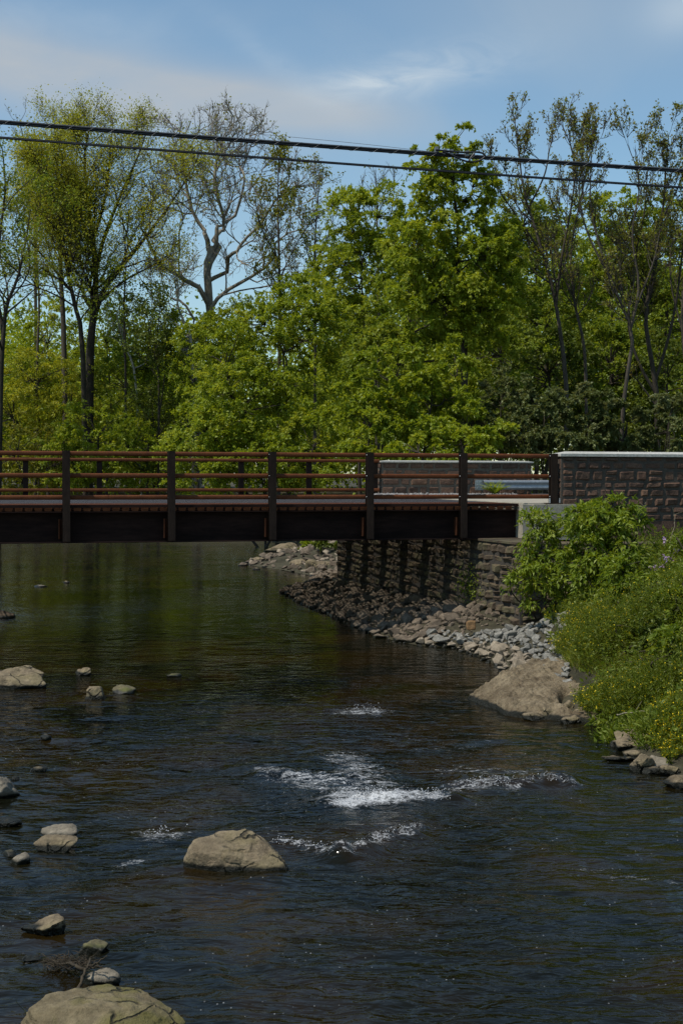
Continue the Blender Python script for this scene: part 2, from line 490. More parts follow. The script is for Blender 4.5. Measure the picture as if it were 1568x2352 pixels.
gx = axis([np.linspace(-900, -60, 10), np.linspace(-60, -12, 17), np.linspace(-12, 9, 85), np.linspace(9, 60, 18), np.linspace(60, 900, 10)])
gy = axis([np.linspace(-300, 0, 6), np.linspace(0, 14, 15), np.linspace(14, 56, 169), np.linspace(56, 130, 38), np.linspace(130, 1500, 12)])
GX, GY = np.meshgrid(gx, gy)
GZ = ground_z(GX, GY)
ny, nx = GX.shape
idx = np.arange(nx * ny).reshape(ny, nx)
GQ = np.stack([idx[:-1, :-1], idx[:-1, 1:], idx[1:, 1:], idx[1:, :-1]], -1).reshape(-1, 4)
g = obj('ground', mesh_np('ground', np.stack([GX, GY, GZ], -1).reshape(-1, 3), GQ, MAT['ground'], True))
tag(g, 'dark bare soil of the river bed and banks', 'ground', kind='structure')

_ico = {}


def ico(sub):
    if sub not in _ico:
        bm = bmesh.new(); bmesh.ops.create_icosphere(bm, subdivisions=sub, radius=1)
        V = np.array([v.co[:] for v in bm.verts]); F = np.array([[v.index for v in f.verts] for f in bm.faces])
        bm.free(); _ico[sub] = (V, F)
    return _ico[sub]


# foam patches: picture polylines on the water with half widths in metres
FOAM = [
    ([(800, 1854), (850, 1848), (900, 1845)], .13, 1.06),
    ([(900, 1845), (960, 1842), (1005, 1839)], .09, .92),
    ([(790, 1832), (835, 1830), (880, 1832)], .24, .80),
    ([(690, 1790), (760, 1805), (820, 1815), (870, 1822)], .30, .56),
    ([(612, 1768), (680, 1793), (740, 1794), (790, 1785)], .20, .57),
    ([(790, 1740), (835, 1768), (862, 1800)], .26, .56),
    ([(1065, 1814), (1100, 1808), (1140, 1803), (1170, 1806)], .15, .60),
    ([(1200, 1802), (1235, 1797), (1270, 1796), (1310, 1801)], .11, .46),
    ([(1050, 1770), (1130, 1775), (1230, 1782)], .34, .44),
    ([(640, 1940), (690, 1950), (760, 1962), (800, 1966)], .10, .52),
    ([(800, 1966), (860, 1945), (910, 1930), (950, 1908)], .10, .52),
    ([(620, 1905), (700, 1925), (780, 1930), (870, 1915)], .22, .26),
    ([(795, 1637), (830, 1634), (862, 1637)], .22, .66),
    ([(338, 1912), (350, 1930), (400, 1918)], .11, .58),
    ([(275, 1986), (300, 1980), (325, 1975)], .06, .46),
    ([(1345, 1995), (1400, 2005), (1450, 2015), (1530, 2028)], .10, .33),
    ([(370, 1645), (440, 1640), (480, 1632)], .25, .30),
    ([(640, 1610), (720, 1590), (820, 1570)], .5, .22),
    ([(60, 2210), (100, 2205)], .03, .3),
    ([(690, 2275), (740, 2270), (790, 2285)], .04, .28),
    ([(180, 1760), (330, 1740), (520, 1750)], .6, .20),
    ([(300, 1870), (500, 1860), (650, 1850)], .4, .22),
    ([(900, 1700), (1100, 1720), (1250, 1745)], .5, .24),
]
HUMPS = [((770, 1850), (1020, 1838), .10, .10, .22), ((1060, 1800), (1300, 1795), .08, .12, .2), ((640, 1945), (800, 1966), .07, .1, .18), ((800, 1966), (950, 1908), .07, .1, .18), ((620, 1780), (800, 1790), .08, .14, .2)]


def seg_dist(P, a, b):
    ab = b - a
    t = np.clip(((P - a) @ ab) / (ab @ ab + 1e-9), 0, 1)
    return np.linalg.norm(P - a - t[:, None] * ab, axis=1)


rows = np.exp(np.linspace(math.log(4.0), math.log(86.0), 640))
us = np.concatenate([-np.array([14, 8, 5, 3.4, 2.4, 1.8, 1.4, 1.2]), np.linspace(-1.05, 1.05, 380), np.array([1.2, 1.4, 1.8, 2.4])])
WX = us[None, :] * rows[:, None] * .27
WY = np.broadcast_to(rows[:, None], WX.shape)
P2 = np.stack([WX, WY], -1).reshape(-1, 2)
foam = np.zeros(len(P2))
near = (P2[:, 1] < 24) & (np.abs(P2[:, 0]) < 7)
Pn = P2[near]; fn = np.zeros(len(Pn)); hz = np.zeros(len(Pn))
wob = .25 * np.stack([noise(np.stack([Pn[:, 0] * 3, Pn[:, 1] * 3, Pn[:, 0] * 0], -1), 5), noise(np.stack([Pn[:, 0] * 3, Pn[:, 1] * 3, Pn[:, 0] * 0 + 9], -1), 6)], -1)
for pl_, hw, amp in FOAM:
    pts = [WZ(*q)[:2] for q in pl_]
    dd = np.full(len(Pn), 1e9)
    for a, b in zip(pts[:-1], pts[1:]):
        dd = np.minimum(dd, seg_dist(Pn + wob * hw * 2, a, b))
    fn = np.maximum(fn, amp * np.exp(-(dd / (hw * 1.6)) ** 2))
for a, b, amp, w0, w1 in HUMPS:
    a, b = WZ(*a)[:2], WZ(*b)[:2]
    dd = seg_dist(Pn + wob * .3, a, b)
    hz += amp * np.exp(-(dd / w1) ** 2)
foam[near] = fn
X, Y = P2[:, 0], P2[:, 1]
fast = sstep(24, 17, Y) * (0.35 + .65 * sstep(6, 10, Y))
ww = np.stack([X, Y, X * 0], -1)
warp = .35 * np.stack([noise(ww * .8, 31), noise(ww * .8, 32), X * 0], -1)
q = ww + warp
h = (.022 * fbm(q * [1.1, 1.6, 1], 3, 41) + .014 * fbm(q * [3.0, 5.2, 1], 2, 43)) * (.30 + .9 * fast)
h += np.minimum(foam, .8) * (.014 * noise(ww * [9, 16, 1], 51) + .010 * noise(ww * [30, 30, 1], 52))
h[near] += hz * (.55 + .75 * np.abs(noise(np.stack([Pn[:, 0] * 5, Pn[:, 1] * 9, Pn[:, 0] * 0], -1), 61)))
h *= np.where(np.abs(X) > 12, .3, 1)
ny, nx = WX.shape
idx = np.arange(nx * ny).reshape(ny, nx)
WQ = np.stack([idx[:-1, :-1], idx[:-1, 1:], idx[1:, 1:], idx[1:, :-1]], -1).reshape(-1, 4)

m, nt, out = new_mat('river_water'); n = N(nt)
geo = n('ShaderNodeNewGeometry')
pos = geo.outputs['Position']
at = n('ShaderNodeAttribute', attribute_name='foam')


def wnoise(scl, scale, detail, rough=.6, dist=.4):
    mp = n('ShaderNodeMapping', {0: pos, 3: scl})
    return n('ShaderNodeTexNoise', {'Vector': mp.outputs[0], 'Scale': scale, 'Detail': detail, 'Roughness': rough, 'Distortion': dist}).outputs['Fac']


big = wnoise((1, .8, 1), .45, 3)
body = n.ramp(big, [(.34, (.0030, .0040, .0026)), (.48, (.0062, .0060, .0022)), (.58, (.0140, .0085, .0018)), (.70, (.0125, .0125, .0014))])
sy = n('ShaderNodeSeparateXYZ', {0: pos})
r1 = wnoise((.60, 1.35, 1), 1.7, 2, .45, 1.0)
r2 = wnoise((.62, 1.30, 1), 5.2, 2, .45, .9)
r3 = wnoise((.70, 1.20, 1), 15.0, 2, .45, .6)
calm = wnoise((.5, .30, 1), .35, 3)           # slick and rippled patches
amp = n.ramp(calm, [(.38, .22), (.58, 1.05)])
pool = n('ShaderNodeMapRange', {0: sy.outputs[1], 1: 21.0, 2: 30.0, 3: 1.0, 4: .30}).outputs[0]     # quiet pool upstream
amp = n.math('MULTIPLY', amp, pool)
hh = n.math('ADD', n.math('MULTIPLY', r1, .62), n.math('MULTIPLY', r2, .34))
hh = n.math('ADD', hh, n.math('MULTIPLY', r3, .085))
hh = n.math('MULTIPLY', hh, amp)
bmp = n('ShaderNodeBump', {'Strength': 1.0, 'Distance': .105, 'Height': hh})
# foam detail
f1 = wnoise((.75, 1.5, 1), 9, 7, .72, .8)
f2 = wnoise((.9, 1.4, 1), 40, 5, .75, .3)
fv = n.math('ADD', n.math('MULTIPLY', f1, .6), n.math('MULTIPLY', f2, .4))
fvn = n('ShaderNodeMapRange', {0: fv, 1: .36, 2: .64, 3: 0.0, 4: 1.0}).outputs[0]
fa = n.math('ADD', at.outputs['Fac'], fvn)
fmask = n('ShaderNodeMapRange', {0: fa, 1: 1.0, 2: 1.5, 3: 0.0, 4: .92}).outputs[0]
# white specks painted in for sun glints on the ripples, plus foam flecks
vo = n('ShaderNodeTexVoronoi', {'Vector': n('ShaderNodeMapping', {0: pos, 3: (1, .55, 1)}).outputs[0], 'Scale': 20.0, 'Randomness': 1.0}, feature='F1')
glint_fleck = n('ShaderNodeMapRange', {0: vo.outputs['Distance'], 1: .16, 2: .08, 3: 0.0, 4: 1.0}).outputs[0]
fleck_zone = wnoise((1, 1.6, 1), 1.3, 4, .7)
vr = n('ShaderNodeSeparateColor', {0: vo.outputs['Color']})
glint_fleck = n.math('MULTIPLY', glint_fleck, n.ramp(fleck_zone, [(.52, 0.0), (.62, 1.0)]))
glint_fleck = n.math('MULTIPLY', glint_fleck, n.math('GREATER_THAN', vr.outputs[0], .45))
glint_fleck = n.math('MULTIPLY', glint_fleck, n('ShaderNodeMapRange', {0: sy.outputs[1], 1: 30.0, 2: 22.0, 3: 0.0, 4: .45}).outputs[0])
fall = n.math('MAXIMUM', fmask, glint_fleck)
colr = n.mix(fall, body, n.ramp(f2, [(.30, (.10, .11, .115)), (.60, (.62, .63, .63))]))
rg = n.math('MULTIPLY_ADD', fall, .6, .09)
p = n('ShaderNodeBsdfPrincipled', {'Base Color': colr, 'Roughness': rg, 'IOR': 1.33, 'Specular IOR Level': .35, 'Normal': bmp.outputs[0]})
nt.links.new(p.outputs[0], out.inputs[0])
MAT['water'] = m
water = obj('water', mesh_np('water', np.stack([X, Y, h], -1), WQ, m, True, pattr={'foam': foam}))
# drops thrown up where the water breaks
rs = np.random.default_rng(66)
bmx = MB(); D1, F1 = ico(1)
for (a_, b_, cnt_, hmax) in (((775, 1850), (1025, 1838), 420, .10), ((775, 1835), (880, 1832), 160, .07), ((1070, 1808), (1170, 1804), 110, .06), ((1200, 1799), (1290, 1797), 60, .05), ((640, 1944), (800, 1966), 90, .04), ((800, 1966), (945, 1910), 90, .045), ((798, 1637), (860, 1636), 60, .08), ((345, 1925), (395, 1918), 40, .03)):
    a_, b_ = WZ(*a_), WZ(*b_)
    for _ in range(cnt_):
        t_ = rs.random(); c_ = a_ + (b_ - a_) * t_ + np.array([rs.normal(0, .05), rs.normal(0, .07), .05 + hmax * rs.random() ** 1.7])
        bmx.add(c_ + D1 * rs.uniform(.002, .0062) * rs.uniform(.7, 1.4, 3), T=F1)
MAT['spray'] = solid_mat('white_water_drops', (.55, .56, .57), (.7, .71, .71), 5, .3, .05)
sp_ = bmx.build('spray', MAT['spray'], None, True)
tag(sp_, 'white drops thrown up by the breaking water', 'spray', kind='stuff')
tag(water, 'dark rippled river with patches of white water', 'river', kind='structure')

# ------------------------------------------------------------------ bridge
TH = math.atan(.253)
BD = np.array([math.cos(TH), math.sin(TH), 0]); BN = np.array([-math.sin(TH), math.cos(TH), 0]); UP = np.array([0, 0, 1.0])
B0 = np.array([0, 29.6, 0.0])                # near railing line crosses X = 0 here
BW = 12.9


def B(s, t, z):
    """bridge frame: s along, t across (0 near rail, BW far rail), z height"""
    return B0 + BD * s + BN * t + UP * z


bridge = empty('steel_bridge', B(0, 0, 2.07), 'long rust brown steel girder bridge with open rails crossing the river', 'bridge')
ORG = B(0, 0, 2.07)
S0, S1 = -22.0, 4.05                          # girder ends
POST_S = [-5.81 - 2.14 * k for k in range(7, 0, -1)] + [-5.81, -3.66, -1.52, .62, 2.745, 4.87]


def bbox(mb, s0, s1, t0, t1, z0, z1, tint=.5):
    mb.box(B(s0, t0, z0), BD * (s1 - s0), BN * (t1 - t0), UP * (z1 - z0), tint)


def hpost(mb, s, t, z0, z1, flip=1):
    w, d, th = .150, .165, .016
    bbox(mb, s - w / 2, s + w / 2, t - d / 2, t - d / 2 + th, z0, z1)
    bbox(mb, s - w / 2, s + w / 2, t + d / 2 - th, t + d / 2, z0, z1)
    bbox(mb, s - .005, s + .005, t - d / 2 + th + .001, t + d / 2 - th - .001, z0, z1 - .003)


RAILZ = (3.912, 3.458, 3.006)
bolt_me = None
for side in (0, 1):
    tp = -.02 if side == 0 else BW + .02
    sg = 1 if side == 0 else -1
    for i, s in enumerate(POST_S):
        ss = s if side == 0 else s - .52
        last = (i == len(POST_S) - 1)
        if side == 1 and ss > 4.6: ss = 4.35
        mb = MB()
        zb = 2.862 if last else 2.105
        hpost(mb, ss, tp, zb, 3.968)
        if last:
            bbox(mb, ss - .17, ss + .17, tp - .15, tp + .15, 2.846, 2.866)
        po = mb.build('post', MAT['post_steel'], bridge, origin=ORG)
        if side == 0 and s > -9:
            for z in RAILZ:
                b_ = MB()
                c = B(ss - .047, tp + .0825 - .016 - .004, z)
                b_.tubes([[c - BN * .012, c - BN * .004, c + BN * .004]], [[.004, .014, .015]], 8)
                b_.build('bolt', MAT['galv'], po, True, ORG)
            if last:
                for ds in (-.12, .12):
                    b_ = MB(); c = B(ss + ds, tp - .1, 2.866)
                    b_.tubes([[c, c + UP * .05, c + UP * .11]], [[.018, .018, .011]], 8)
                    b_.build('anchor_bolt', MAT['galv'], po, True, ORG)
        if not last:
            mb = MB()
            bbox(mb, ss - .150, ss - .138, tp - .02 * sg, tp + .17 * sg, 2.16, 2.56)
            bbox(mb, ss - .137, ss - .076, tp + .06 * sg, tp + .072 * sg, 2.16, 2.56)
            mb.build('bracket', MAT['bracket'], bridge, origin=ORG)
    # three tubular rails on the road side of the posts (rounded square section)
    for z in RAILZ:
        mb = MB()
        tt = tp + sg * (.0825 + .046)
        e = 4.93 if side == 0 else 4.45
        cuts = [S0, -13.1, -4.95 if z < 3.1 else -8.9, e]
        for a, b in zip(cuts[:-1], cuts[1:]):
            prof = []
            for k in range(16):
                an = 2 * math.pi * k / 16
                cx, cz = math.cos(an), math.sin(an)
                rr = .047 / max(abs(cx) ** 5 + abs(cz) ** 5, 1e-6) ** .2
                prof.append((cx * rr, cz * rr))
            prof = np.array(prof)
            V = np.concatenate([[B(a + .004, tt + p_[0], z + p_[1]) for p_ in prof], [B(b - .004, tt + p_[0], z + p_[1]) for p_ in prof]])
            Q = np.array([[k, (k + 1) % 16, 16 + (k + 1) % 16, 16 + k] for k in range(16)])
            mb.add(V, Q)
        r_ = mb.build('rail', MAT['rust_rail'], bridge, True, ORG)
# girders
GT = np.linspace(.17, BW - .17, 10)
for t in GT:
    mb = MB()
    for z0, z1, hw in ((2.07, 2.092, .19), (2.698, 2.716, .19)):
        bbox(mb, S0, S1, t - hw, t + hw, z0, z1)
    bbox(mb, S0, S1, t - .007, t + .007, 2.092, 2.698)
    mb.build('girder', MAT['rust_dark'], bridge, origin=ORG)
# cross frames between the girders
for s in (-18, -11, -4, 3.2):
    mb = MB()
    for a, b in zip(GT[:-1], GT[1:]):
        bbox(mb, s - .006, s + .006, a + .009, b - .009, 2.25, 2.55)
    mb.build('cross_frame', MAT['rust_dark'], bridge, origin=ORG)
# deck: bearing bars across, close bars along, edge angle, rust orange pans
mb = MB()
for s in np.arange(S0 + .05, S1 - .02, .196):
    bbox(mb, s - .006, s + .006, .05, BW - .05, 2.796, 2.822)
mb.build('deck_bearing_bars', MAT['rust_dark'], bridge, origin=ORG)
mb = MB()
for t in np.arange(1.62, BW - .40, .052):
    bbox(mb, S0, S1, t, t + .025, 2.824, 2.850)
for s in np.arange(S0 + .05, S1, .098):
    bbox(mb, s - .004, s + .004, 1.61, BW - .40, 2.826, 2.848)
mb.build('deck_grating', MAT['grating'], bridge, origin=ORG)
for side in (0, 1):
    mb = MB()
    t0, t1 = (.005, 1.60) if side == 0 else (BW - .39, BW - .005)
    for k, t in enumerate(np.arange(t0 + .01, t1 - .01, .052)):
        bbox(mb, S0, S1, t, t + .024, 2.825, 2.851)
    for s in np.arange(S0 + .05, S1, .098):
        bbox(mb, s - .005, s + .005, t0, t1, 2.826, 2.846)
    mb.build('deck_border', MAT['rust_rail'], bridge, origin=ORG)
    mb = MB()
    e0, e1 = (-.012, .003) if side == 0 else (BW - .003, BW + .012)
    bbox(mb, S0, S1, e0, e1, 2.796, 2.856)
    mb.build('edge_angle', MAT['rust_dark'], bridge, origin=ORG)
    mb = MB()
    for s in np.arange(S0 + .05, S1 - .15, .196):
        tf = .018 if side == 0 else BW - .03
        a = B(s + .030, tf, 2.722); 
        V = [B(s + .034, tf, 2.724), B(s + .166, tf, 2.724), B(s + .178, tf, 2.794), B(s + .022, tf, 2.794)]
        V += [v + BN * .012 for v in V]
        mb.add(V, MB.BOXF, tint=RNG.random())
        for q in np.linspace(.045, .155, 7):
            bbox(mb, s + q - .004, s + q + .004, tf - .008, tf - .001, 2.727, 2.790)
    mb.build('deck_pan_edge', MAT['trough'], bridge, origin=ORG)

# ------------------------------------------------------------------ stone walls
def stone_wall(name, o, d, nrm, L, H, label, mats, rows_h=(.2, .3), w_rng=(.25, .5), rough=.03, gap=.014, seed=1, thick=.4, coping=None,
               end_left=True, cat='wall', old=False, prot=.05, group=None):
    """o: bottom left corner of the front face, d: along, nrm: outward"""
    r = np.random.default_rng(seed)
    o, d, nrm = np.asarray(o, float), np.asarray(d, float), np.asarray(nrm, float)
    root = empty(name, o, label, cat, group)
    core = MB()
    core.box(o - nrm * thick + d * (0 if old else -.010), d * (L + (0 if old else .010)), nrm * (thick + (0 if old else .004)), UP * (H - .002))
    core.build('mortar_core', mats[1], root, origin=o)
    mb = MB()

    def face(o, d, nrm, L, seed_off):
        z = 0.0
        while z < H - .03:
            h = r.uniform(*rows_h)
            if H - z - h < rows_h[0] * .6: h = H - z
            x = 0.0
            while x < L - .02:
                w = r.uniform(*w_rng)
                if L - x - w < w_rng[0] * .6: w = L - x
                parts = [(x, x + w, z, z + h)]
                if h > .24 and w < .45 and r.random() < .22:
                    zm = z + h * r.uniform(.4, .6)
                    parts = [(x, x + w, z, zm), (x, x + w, zm, z + h)]
                for (x0, x1, z0, z1) in parts:
                    ggap = gap * r.uniform(.5, 1.5)
                    nx_, nz_ = max(5, int((x1 - x0) / .045)), max(5, int((z1 - z0) / .045))
                    a = np.linspace(0, 1, nx_); b = np.linspace(0, 1, nz_)
                    A, Bz = np.meshgrid(a, b)
                    sk = r.uniform(-.03, .03, 4) * (1.5 if old else .8)
                    xs = x0 + ggap + (x1 - x0 - 2 * ggap) * A + sk[0] * (Bz - .5) * (A - .5) * 2
                    zs = z0 + ggap + (z1 - z0 - 2 * ggap) * Bz + sk[1] * (A - .5)
                    ex = np.minimum(A, 1 - A) * (x1 - x0); ez = np.minimum(Bz, 1 - Bz) * (z1 - z0)
                    e = np.minimum(ex, ez)
                    dep = prot * sstep(-.012 if not old else -.004, .022, e)
                    pp = np.stack([xs * 1.0 + o[0] * 3, zs, xs * 0 + seed_off], -1)
                    f = fbm(pp * 7, 4, seed) * rough + noise(pp * 2.5, seed + 3) * rough * .6 + r.normal(0, rough * .35)
                    tilt = (A - .5) * r.normal(0, rough) + (Bz - .5) * r.normal(0, rough)
                    dep = dep + (f + tilt) * sstep(0, .03, e)
                    brd = (e < 1e-6)
                    dep = np.where(brd, -.02, np.maximum(dep, .004 if old else .011 + .3 * rough * (f > 0)))
                    V = o + d * xs[..., None] + UP * zs[..., None] + nrm * dep[..., None]
                    ii = np.arange(nx_ * nz_).reshape(nz_, nx_)
                    Q = np.stack([ii[:-1, :-1], ii[:-1, 1:], ii[1:, 1:], ii[1:, :-1]], -1).reshape(-1, 4)
                    if np.dot(np.cross(d, UP), nrm) < 0: Q = Q[:, ::-1]
                    mb.add(V.reshape(-1, 3), Q, tint=np.clip(r.normal(.45, .24), 0, 1))
                x += w
            z += h
    face(o, d, nrm, L, 0.0)
    if end_left:
        face(o - nrm * thick, nrm, -d, thick, 5.0)
    if end_left == 2:
        face(o + d * L, -nrm, d, thick, 9.0)
    mb.build('stonework', mats[0], root, False, o)
    if coping:
        ov, ch, pk = coping
        cp = MB()
        L0, L1 = -ov, L + ov
        base = H
        fr, bk = ov + prot * .6, -(thick + ov)
        mid = (fr + bk) / 2
        seams = list(np.arange(L0, L1, 1.85)) + [L1]
        if seams[-1] - seams[-2] < .4: seams.pop(-2)
        for a, b in zip(seams[:-1], seams[1:]):
            pts = []
            for x, hip in ((a + .003, a == L0), (b - .003, b == L1)):
                ins = .22 if hip else 0
                sgn = 1 if x < (a + b) / 2 else -1
                pts += [o + d * x + nrm * fr + UP * base, o + d * x + nrm * fr + UP * (base + ch * .72),
                        o + d * (x + sgn * ins) + nrm * mid + UP * (base + ch + pk),
                        o + d * x + nrm * bk + UP * (base + ch * .72), o + d * x + nrm * bk + UP * base]
            Q = [[0, 1, 6, 5], [1, 2, 7, 6], [2, 3, 8, 7], [3, 4, 9, 8], [4, 0, 5, 9]]
            cp.add(pts, Q)
            cp.add([pts[k] for k in (0, 1, 2)] + [pts[k] for k in (3, 4)] + pts[5:], Q=[[0, 4, 3, 1], [5, 6, 8, 9]], T=[[1, 3, 2], [6, 7, 8]])
        cp.build('coping', MAT['coping'], root, origin=o)
    return root


SM = (MAT['stone'], MAT['mortar'])
# near parapet, starts beside the end post and runs off to the right
pw = B(5.02, -.14, 2.45)
stone_wall('parapet_wall', pw, BD, -BN, 7.5, 1.455, 'near brown stone parapet wall with white coping at the right end of the bridge', SM,
           (.15, .29), (.22, .50), .020, .006, 11, .46, (.05, .085, .03), prot=.03)
# far parapet on the other side of the road
fw = B(4.54, BW - .10, 2.55)
stone_wall('parapet_wall', fw, BD, -BN, 5.0, 1.32, 'far brown stone parapet wall with thin white coping seen through the rails', (MAT['stone'], MAT['mortar_pale']),
           (.16, .34), (.26, .6), .014, .011, 23, .46, (.05, .055, .01), prot=.03)
# abutment wall below the bridge
c0 = np.array([3.70, 28.45, .30]); c1 = np.array([-.12, 39.6, .30])
wd = unit(c1 - c0); wn = np.array([-wd[1], wd[0], 0.0]);
if wn[0] > 0: wn = -wn
Lw = np.linalg.norm(c1 - c0)
stone_wall('abutment_wall', c1, -wd, wn, Lw, 1.74, 'old rough stone abutment wall under the bridge, striped by girder shadows', (MAT['stone_old'], MAT['mortar_dark']),
           (.15, .27), (.22, .55), .042, .014, 37, .9, None, False, old=True, prot=.045)
cf = c0 + wn * .0
stone_wall('abutment_wing', c0 + np.array([.02, -.02, 0]), BD, -BN, 5.2, 1.72, 'old stone wing wall facing the river, mostly behind the leafy shrubs', (MAT['stone_old'], MAT['mortar_dark']),
           (.16, .3), (.25, .5), .05, .018, 41, .9, None, False, old=True, prot=.06)
# ledge slabs along the top of the abutment wall
cap = MB()
x = 0
while x < Lw - .05:
    w = min(RNG.uniform(.5, .95), Lw - x)
    cap.box(c1 - wd * (x + .006) + wn * .045 + UP * 1.742, -wd * (w - .012), -wn * .96, UP * RNG.uniform(.03, .055), tint=RNG.random())
    x += w
x = 0
while x < 5.1:
    w = RNG.uniform(.5, .95)
    cap.box(c0 + BD * (x + .006) - BN * .04 + UP * 1.724, BD * (w - .012), BN * .9, UP * RNG.uniform(.02, .04), tint=RNG.random())
    x += w
lg = cap.build('wall_ledge', MAT['stone_old'], None, origin=c0)
lg.location = tuple(c0)
tag(lg, 'flat ledge stones capping the old wall under the girders', 'ledge')
# concrete bridge seat and backwall
seat = empty('bridge_seat', B(S1, 0, 2.0), 'pale concrete block holding the right end of the girders', 'bridge seat')
mb = MB()
bbox(mb, S1 + .02, S1 + .24, -.22, BW + .2, 2.05, 2.836)
bbox(mb, S1 + .245, S1 + 1.35, -.30, BW + .28, 2.05, 2.842)
mb.build('backwall', MAT['concrete'], seat, origin=B(S1, 0, 2.0))
mb = MB()
bbox(mb, S1 - .55, S1 + .30, -.05, BW, 1.85, 2.035)
mb.build('bearing_shelf', MAT['concrete'], seat, origin=B(S1, 0, 2.0))
# stones under the near parapet
mb = MB()
bbox(mb, S1 + 1.36, S1 + 8.6, -.16, .35, 1.3, 2.448)
bl = mb.build('wall_footing', MAT['stone'], None, origin=B(S1 + 1.36, 0, 1.3)); bl.location = tuple(B(S1 + 1.36, 0, 1.3))
tag(bl, 'brown stone footing course below the near parapet wall', 'footing')
# road on the approach: deck slab, asphalt, gravel verge
def sheet(name, pts, z, mat, label, cat, th=None):
    V = [(p_[0], p_[1], z) for p_ in pts] + [(p_[0], p_[1], z - (th or .3)) for p_ in pts]
    k = len(pts)
    Q = [list(range(k)), list(range(2 * k - 1, k - 1, -1))] if k == 4 else None
    Qs = Q + [[i, i + k, (i + 1) % k + k, (i + 1) % k] for i in range(k)]
    o = obj(name, mesh_np(name, V, np.array(Qs)[:, ::-1], mat))
    return tag(o, label, cat, kind='structure')


sheet('approach_slab', [B(S1 + .26, .05, 0), B(S1 + 3.2, .35, 0), B(S1 + 3.2, BW - .1, 0), B(S1 + .26, BW - .1, 0)], 2.856, MAT['concrete'], 'pale concrete approach slab where the bridge deck ends', 'slab', .2)
sheet('road', [B(S1 + 3.2, .35, 0), B(S1 + 70, .35, 0), B(S1 + 70, BW + 2, 0), B(S1 + 3.2, BW + 2, 0)], 2.846, MAT['asphalt'], 'worn asphalt road leading off the bridge', 'road', .5)
# gravel strip at the foot of the far parapet
gmb = MB()
ng = 900
gs = RNG.uniform(4.2, 8.9, ng); gt = BW - .14 - RNG.random(ng) ** 1.6 * .55
base = np.array([[-1, -1, -.4], [1, -1, -.4], [1, 1, -.4], [-1, 1, -.4], [-.6, -.6, .5], [.6, -.6, .5], [.6, .6, .5], [-.6, .6, .5]])
for s, t in zip(gs, gt):
    sc = RNG.uniform(.012, .034)
    R_ = np.array(Matrix.Rotation(RNG.uniform(0, 6.28), 3, Vector(unit(RNG.normal(size=3)))))
    gmb.add(B(s, t, 2.862 + RNG.random() * .05 * (t - BW + .7)) + (base * RNG.uniform(.7, 1.3, 3)) @ R_.T * sc, MB.BOXF, tint=RNG.random())
o = gmb.build('gravel', MAT['gravel'], None)
tag(o, 'loose pale gravel along the foot of the far parapet', 'gravel', kind='stuff')

# guard rail leaving the far parapet
gr = empty('guard_rail', B(6.4, BW - .2, 2.85), 'galvanised corrugated guard rail fixed to the far stone parapet', 'guard rail')
ga = W(1089, 1112, 43.35); gb = W(1262, 1110, 44.35) 
ga[2] = 3.165; gb[2] = 3.165
gd = unit(gb - ga); gl = np.linalg.norm(gb - ga) + 9
gn = np.array([gd[1], -gd[0], 0])
prof = np.array([(-.156, .0), (-.150, .02), (-.105, .075), (-.060, .075), (-.012, .012), (.012, .012), (.060, .075), (.105, .075), (.150, .02), (.156, 0)])
mb = MB()
st = np.array([0.28, gl])
V = [ga + gd * s_ + gn * (p_[1] + .05) + UP * p_[0] for s_ in st for p_ in prof]
k = len(prof)
mb.add(V, [[i, i + 1, i + 1 + k, i + k] for i in range(k - 1)])
V2 = [np.array(v) - gn * .006 for v in V]
mb.add(V2, [[i + k, i + 1 + k, i + 1, i] for i in range(k - 1)])
beam = mb.build('beam', MAT['galv'], gr, True, B(6.4, BW - .2, 2.85))
mb = MB()
mb.box(ga + gn * .045 - UP * .165, gd * .30, gn * .012, UP * .33)
for dz in (-.1, 0, .1):
    for ds in (.08, .2):
        c = ga + gd * ds + gn * .058 + UP * dz
        mb.tubes([[c, c + gn * .012, c + gn * .02]], [[.018, .018, .006]], 6)
mb.build('end_shoe', MAT['galv'], gr, False, B(6.4, BW - .2, 2.85))
for s_ in (5.2, 7.2, 9.2, 11.2, 13.2):
    if s_ > gl: break
    mb = MB(); c = ga + gd * s_
    mb.box(c - gd * .06 - gn * .12 + UP * -.6, gd * .12, gn * .15, UP * .72)
    mb.build('post', MAT['galv'], gr, False, B(6.4, BW - .2, 2.85))

# ------------------------------------------------------------------ utility cables
def sagline(p0, p1, sag, m=60, ext=(.8, .8)):
    t = np.linspace(-ext[0], 1 + ext[1], m)[:, None]
    P = p0 + (p1 - p0) * t
    P[:, 2] -= sag * (4 * t[:, 0] * (1 - t[:, 0]))
    return P


def helix(P, r, turns, m):
    t = np.linspace(0, len(P) - 1.001, m); i = t.astype(int); f = (t - i)[:, None]
    C = P[i] * (1 - f) + P[i + 1] * f
    T = unit(P[np.minimum(i + 1, len(P) - 1)] - P[i])
    A = unit(np.cross(T, UP)); Bv = np.cross(A, T)
    an = np.linspace(0, turns * 2 * math.pi, m)[:, None]
    return C + r * (np.cos(an) * A + np.sin(an) * Bv)


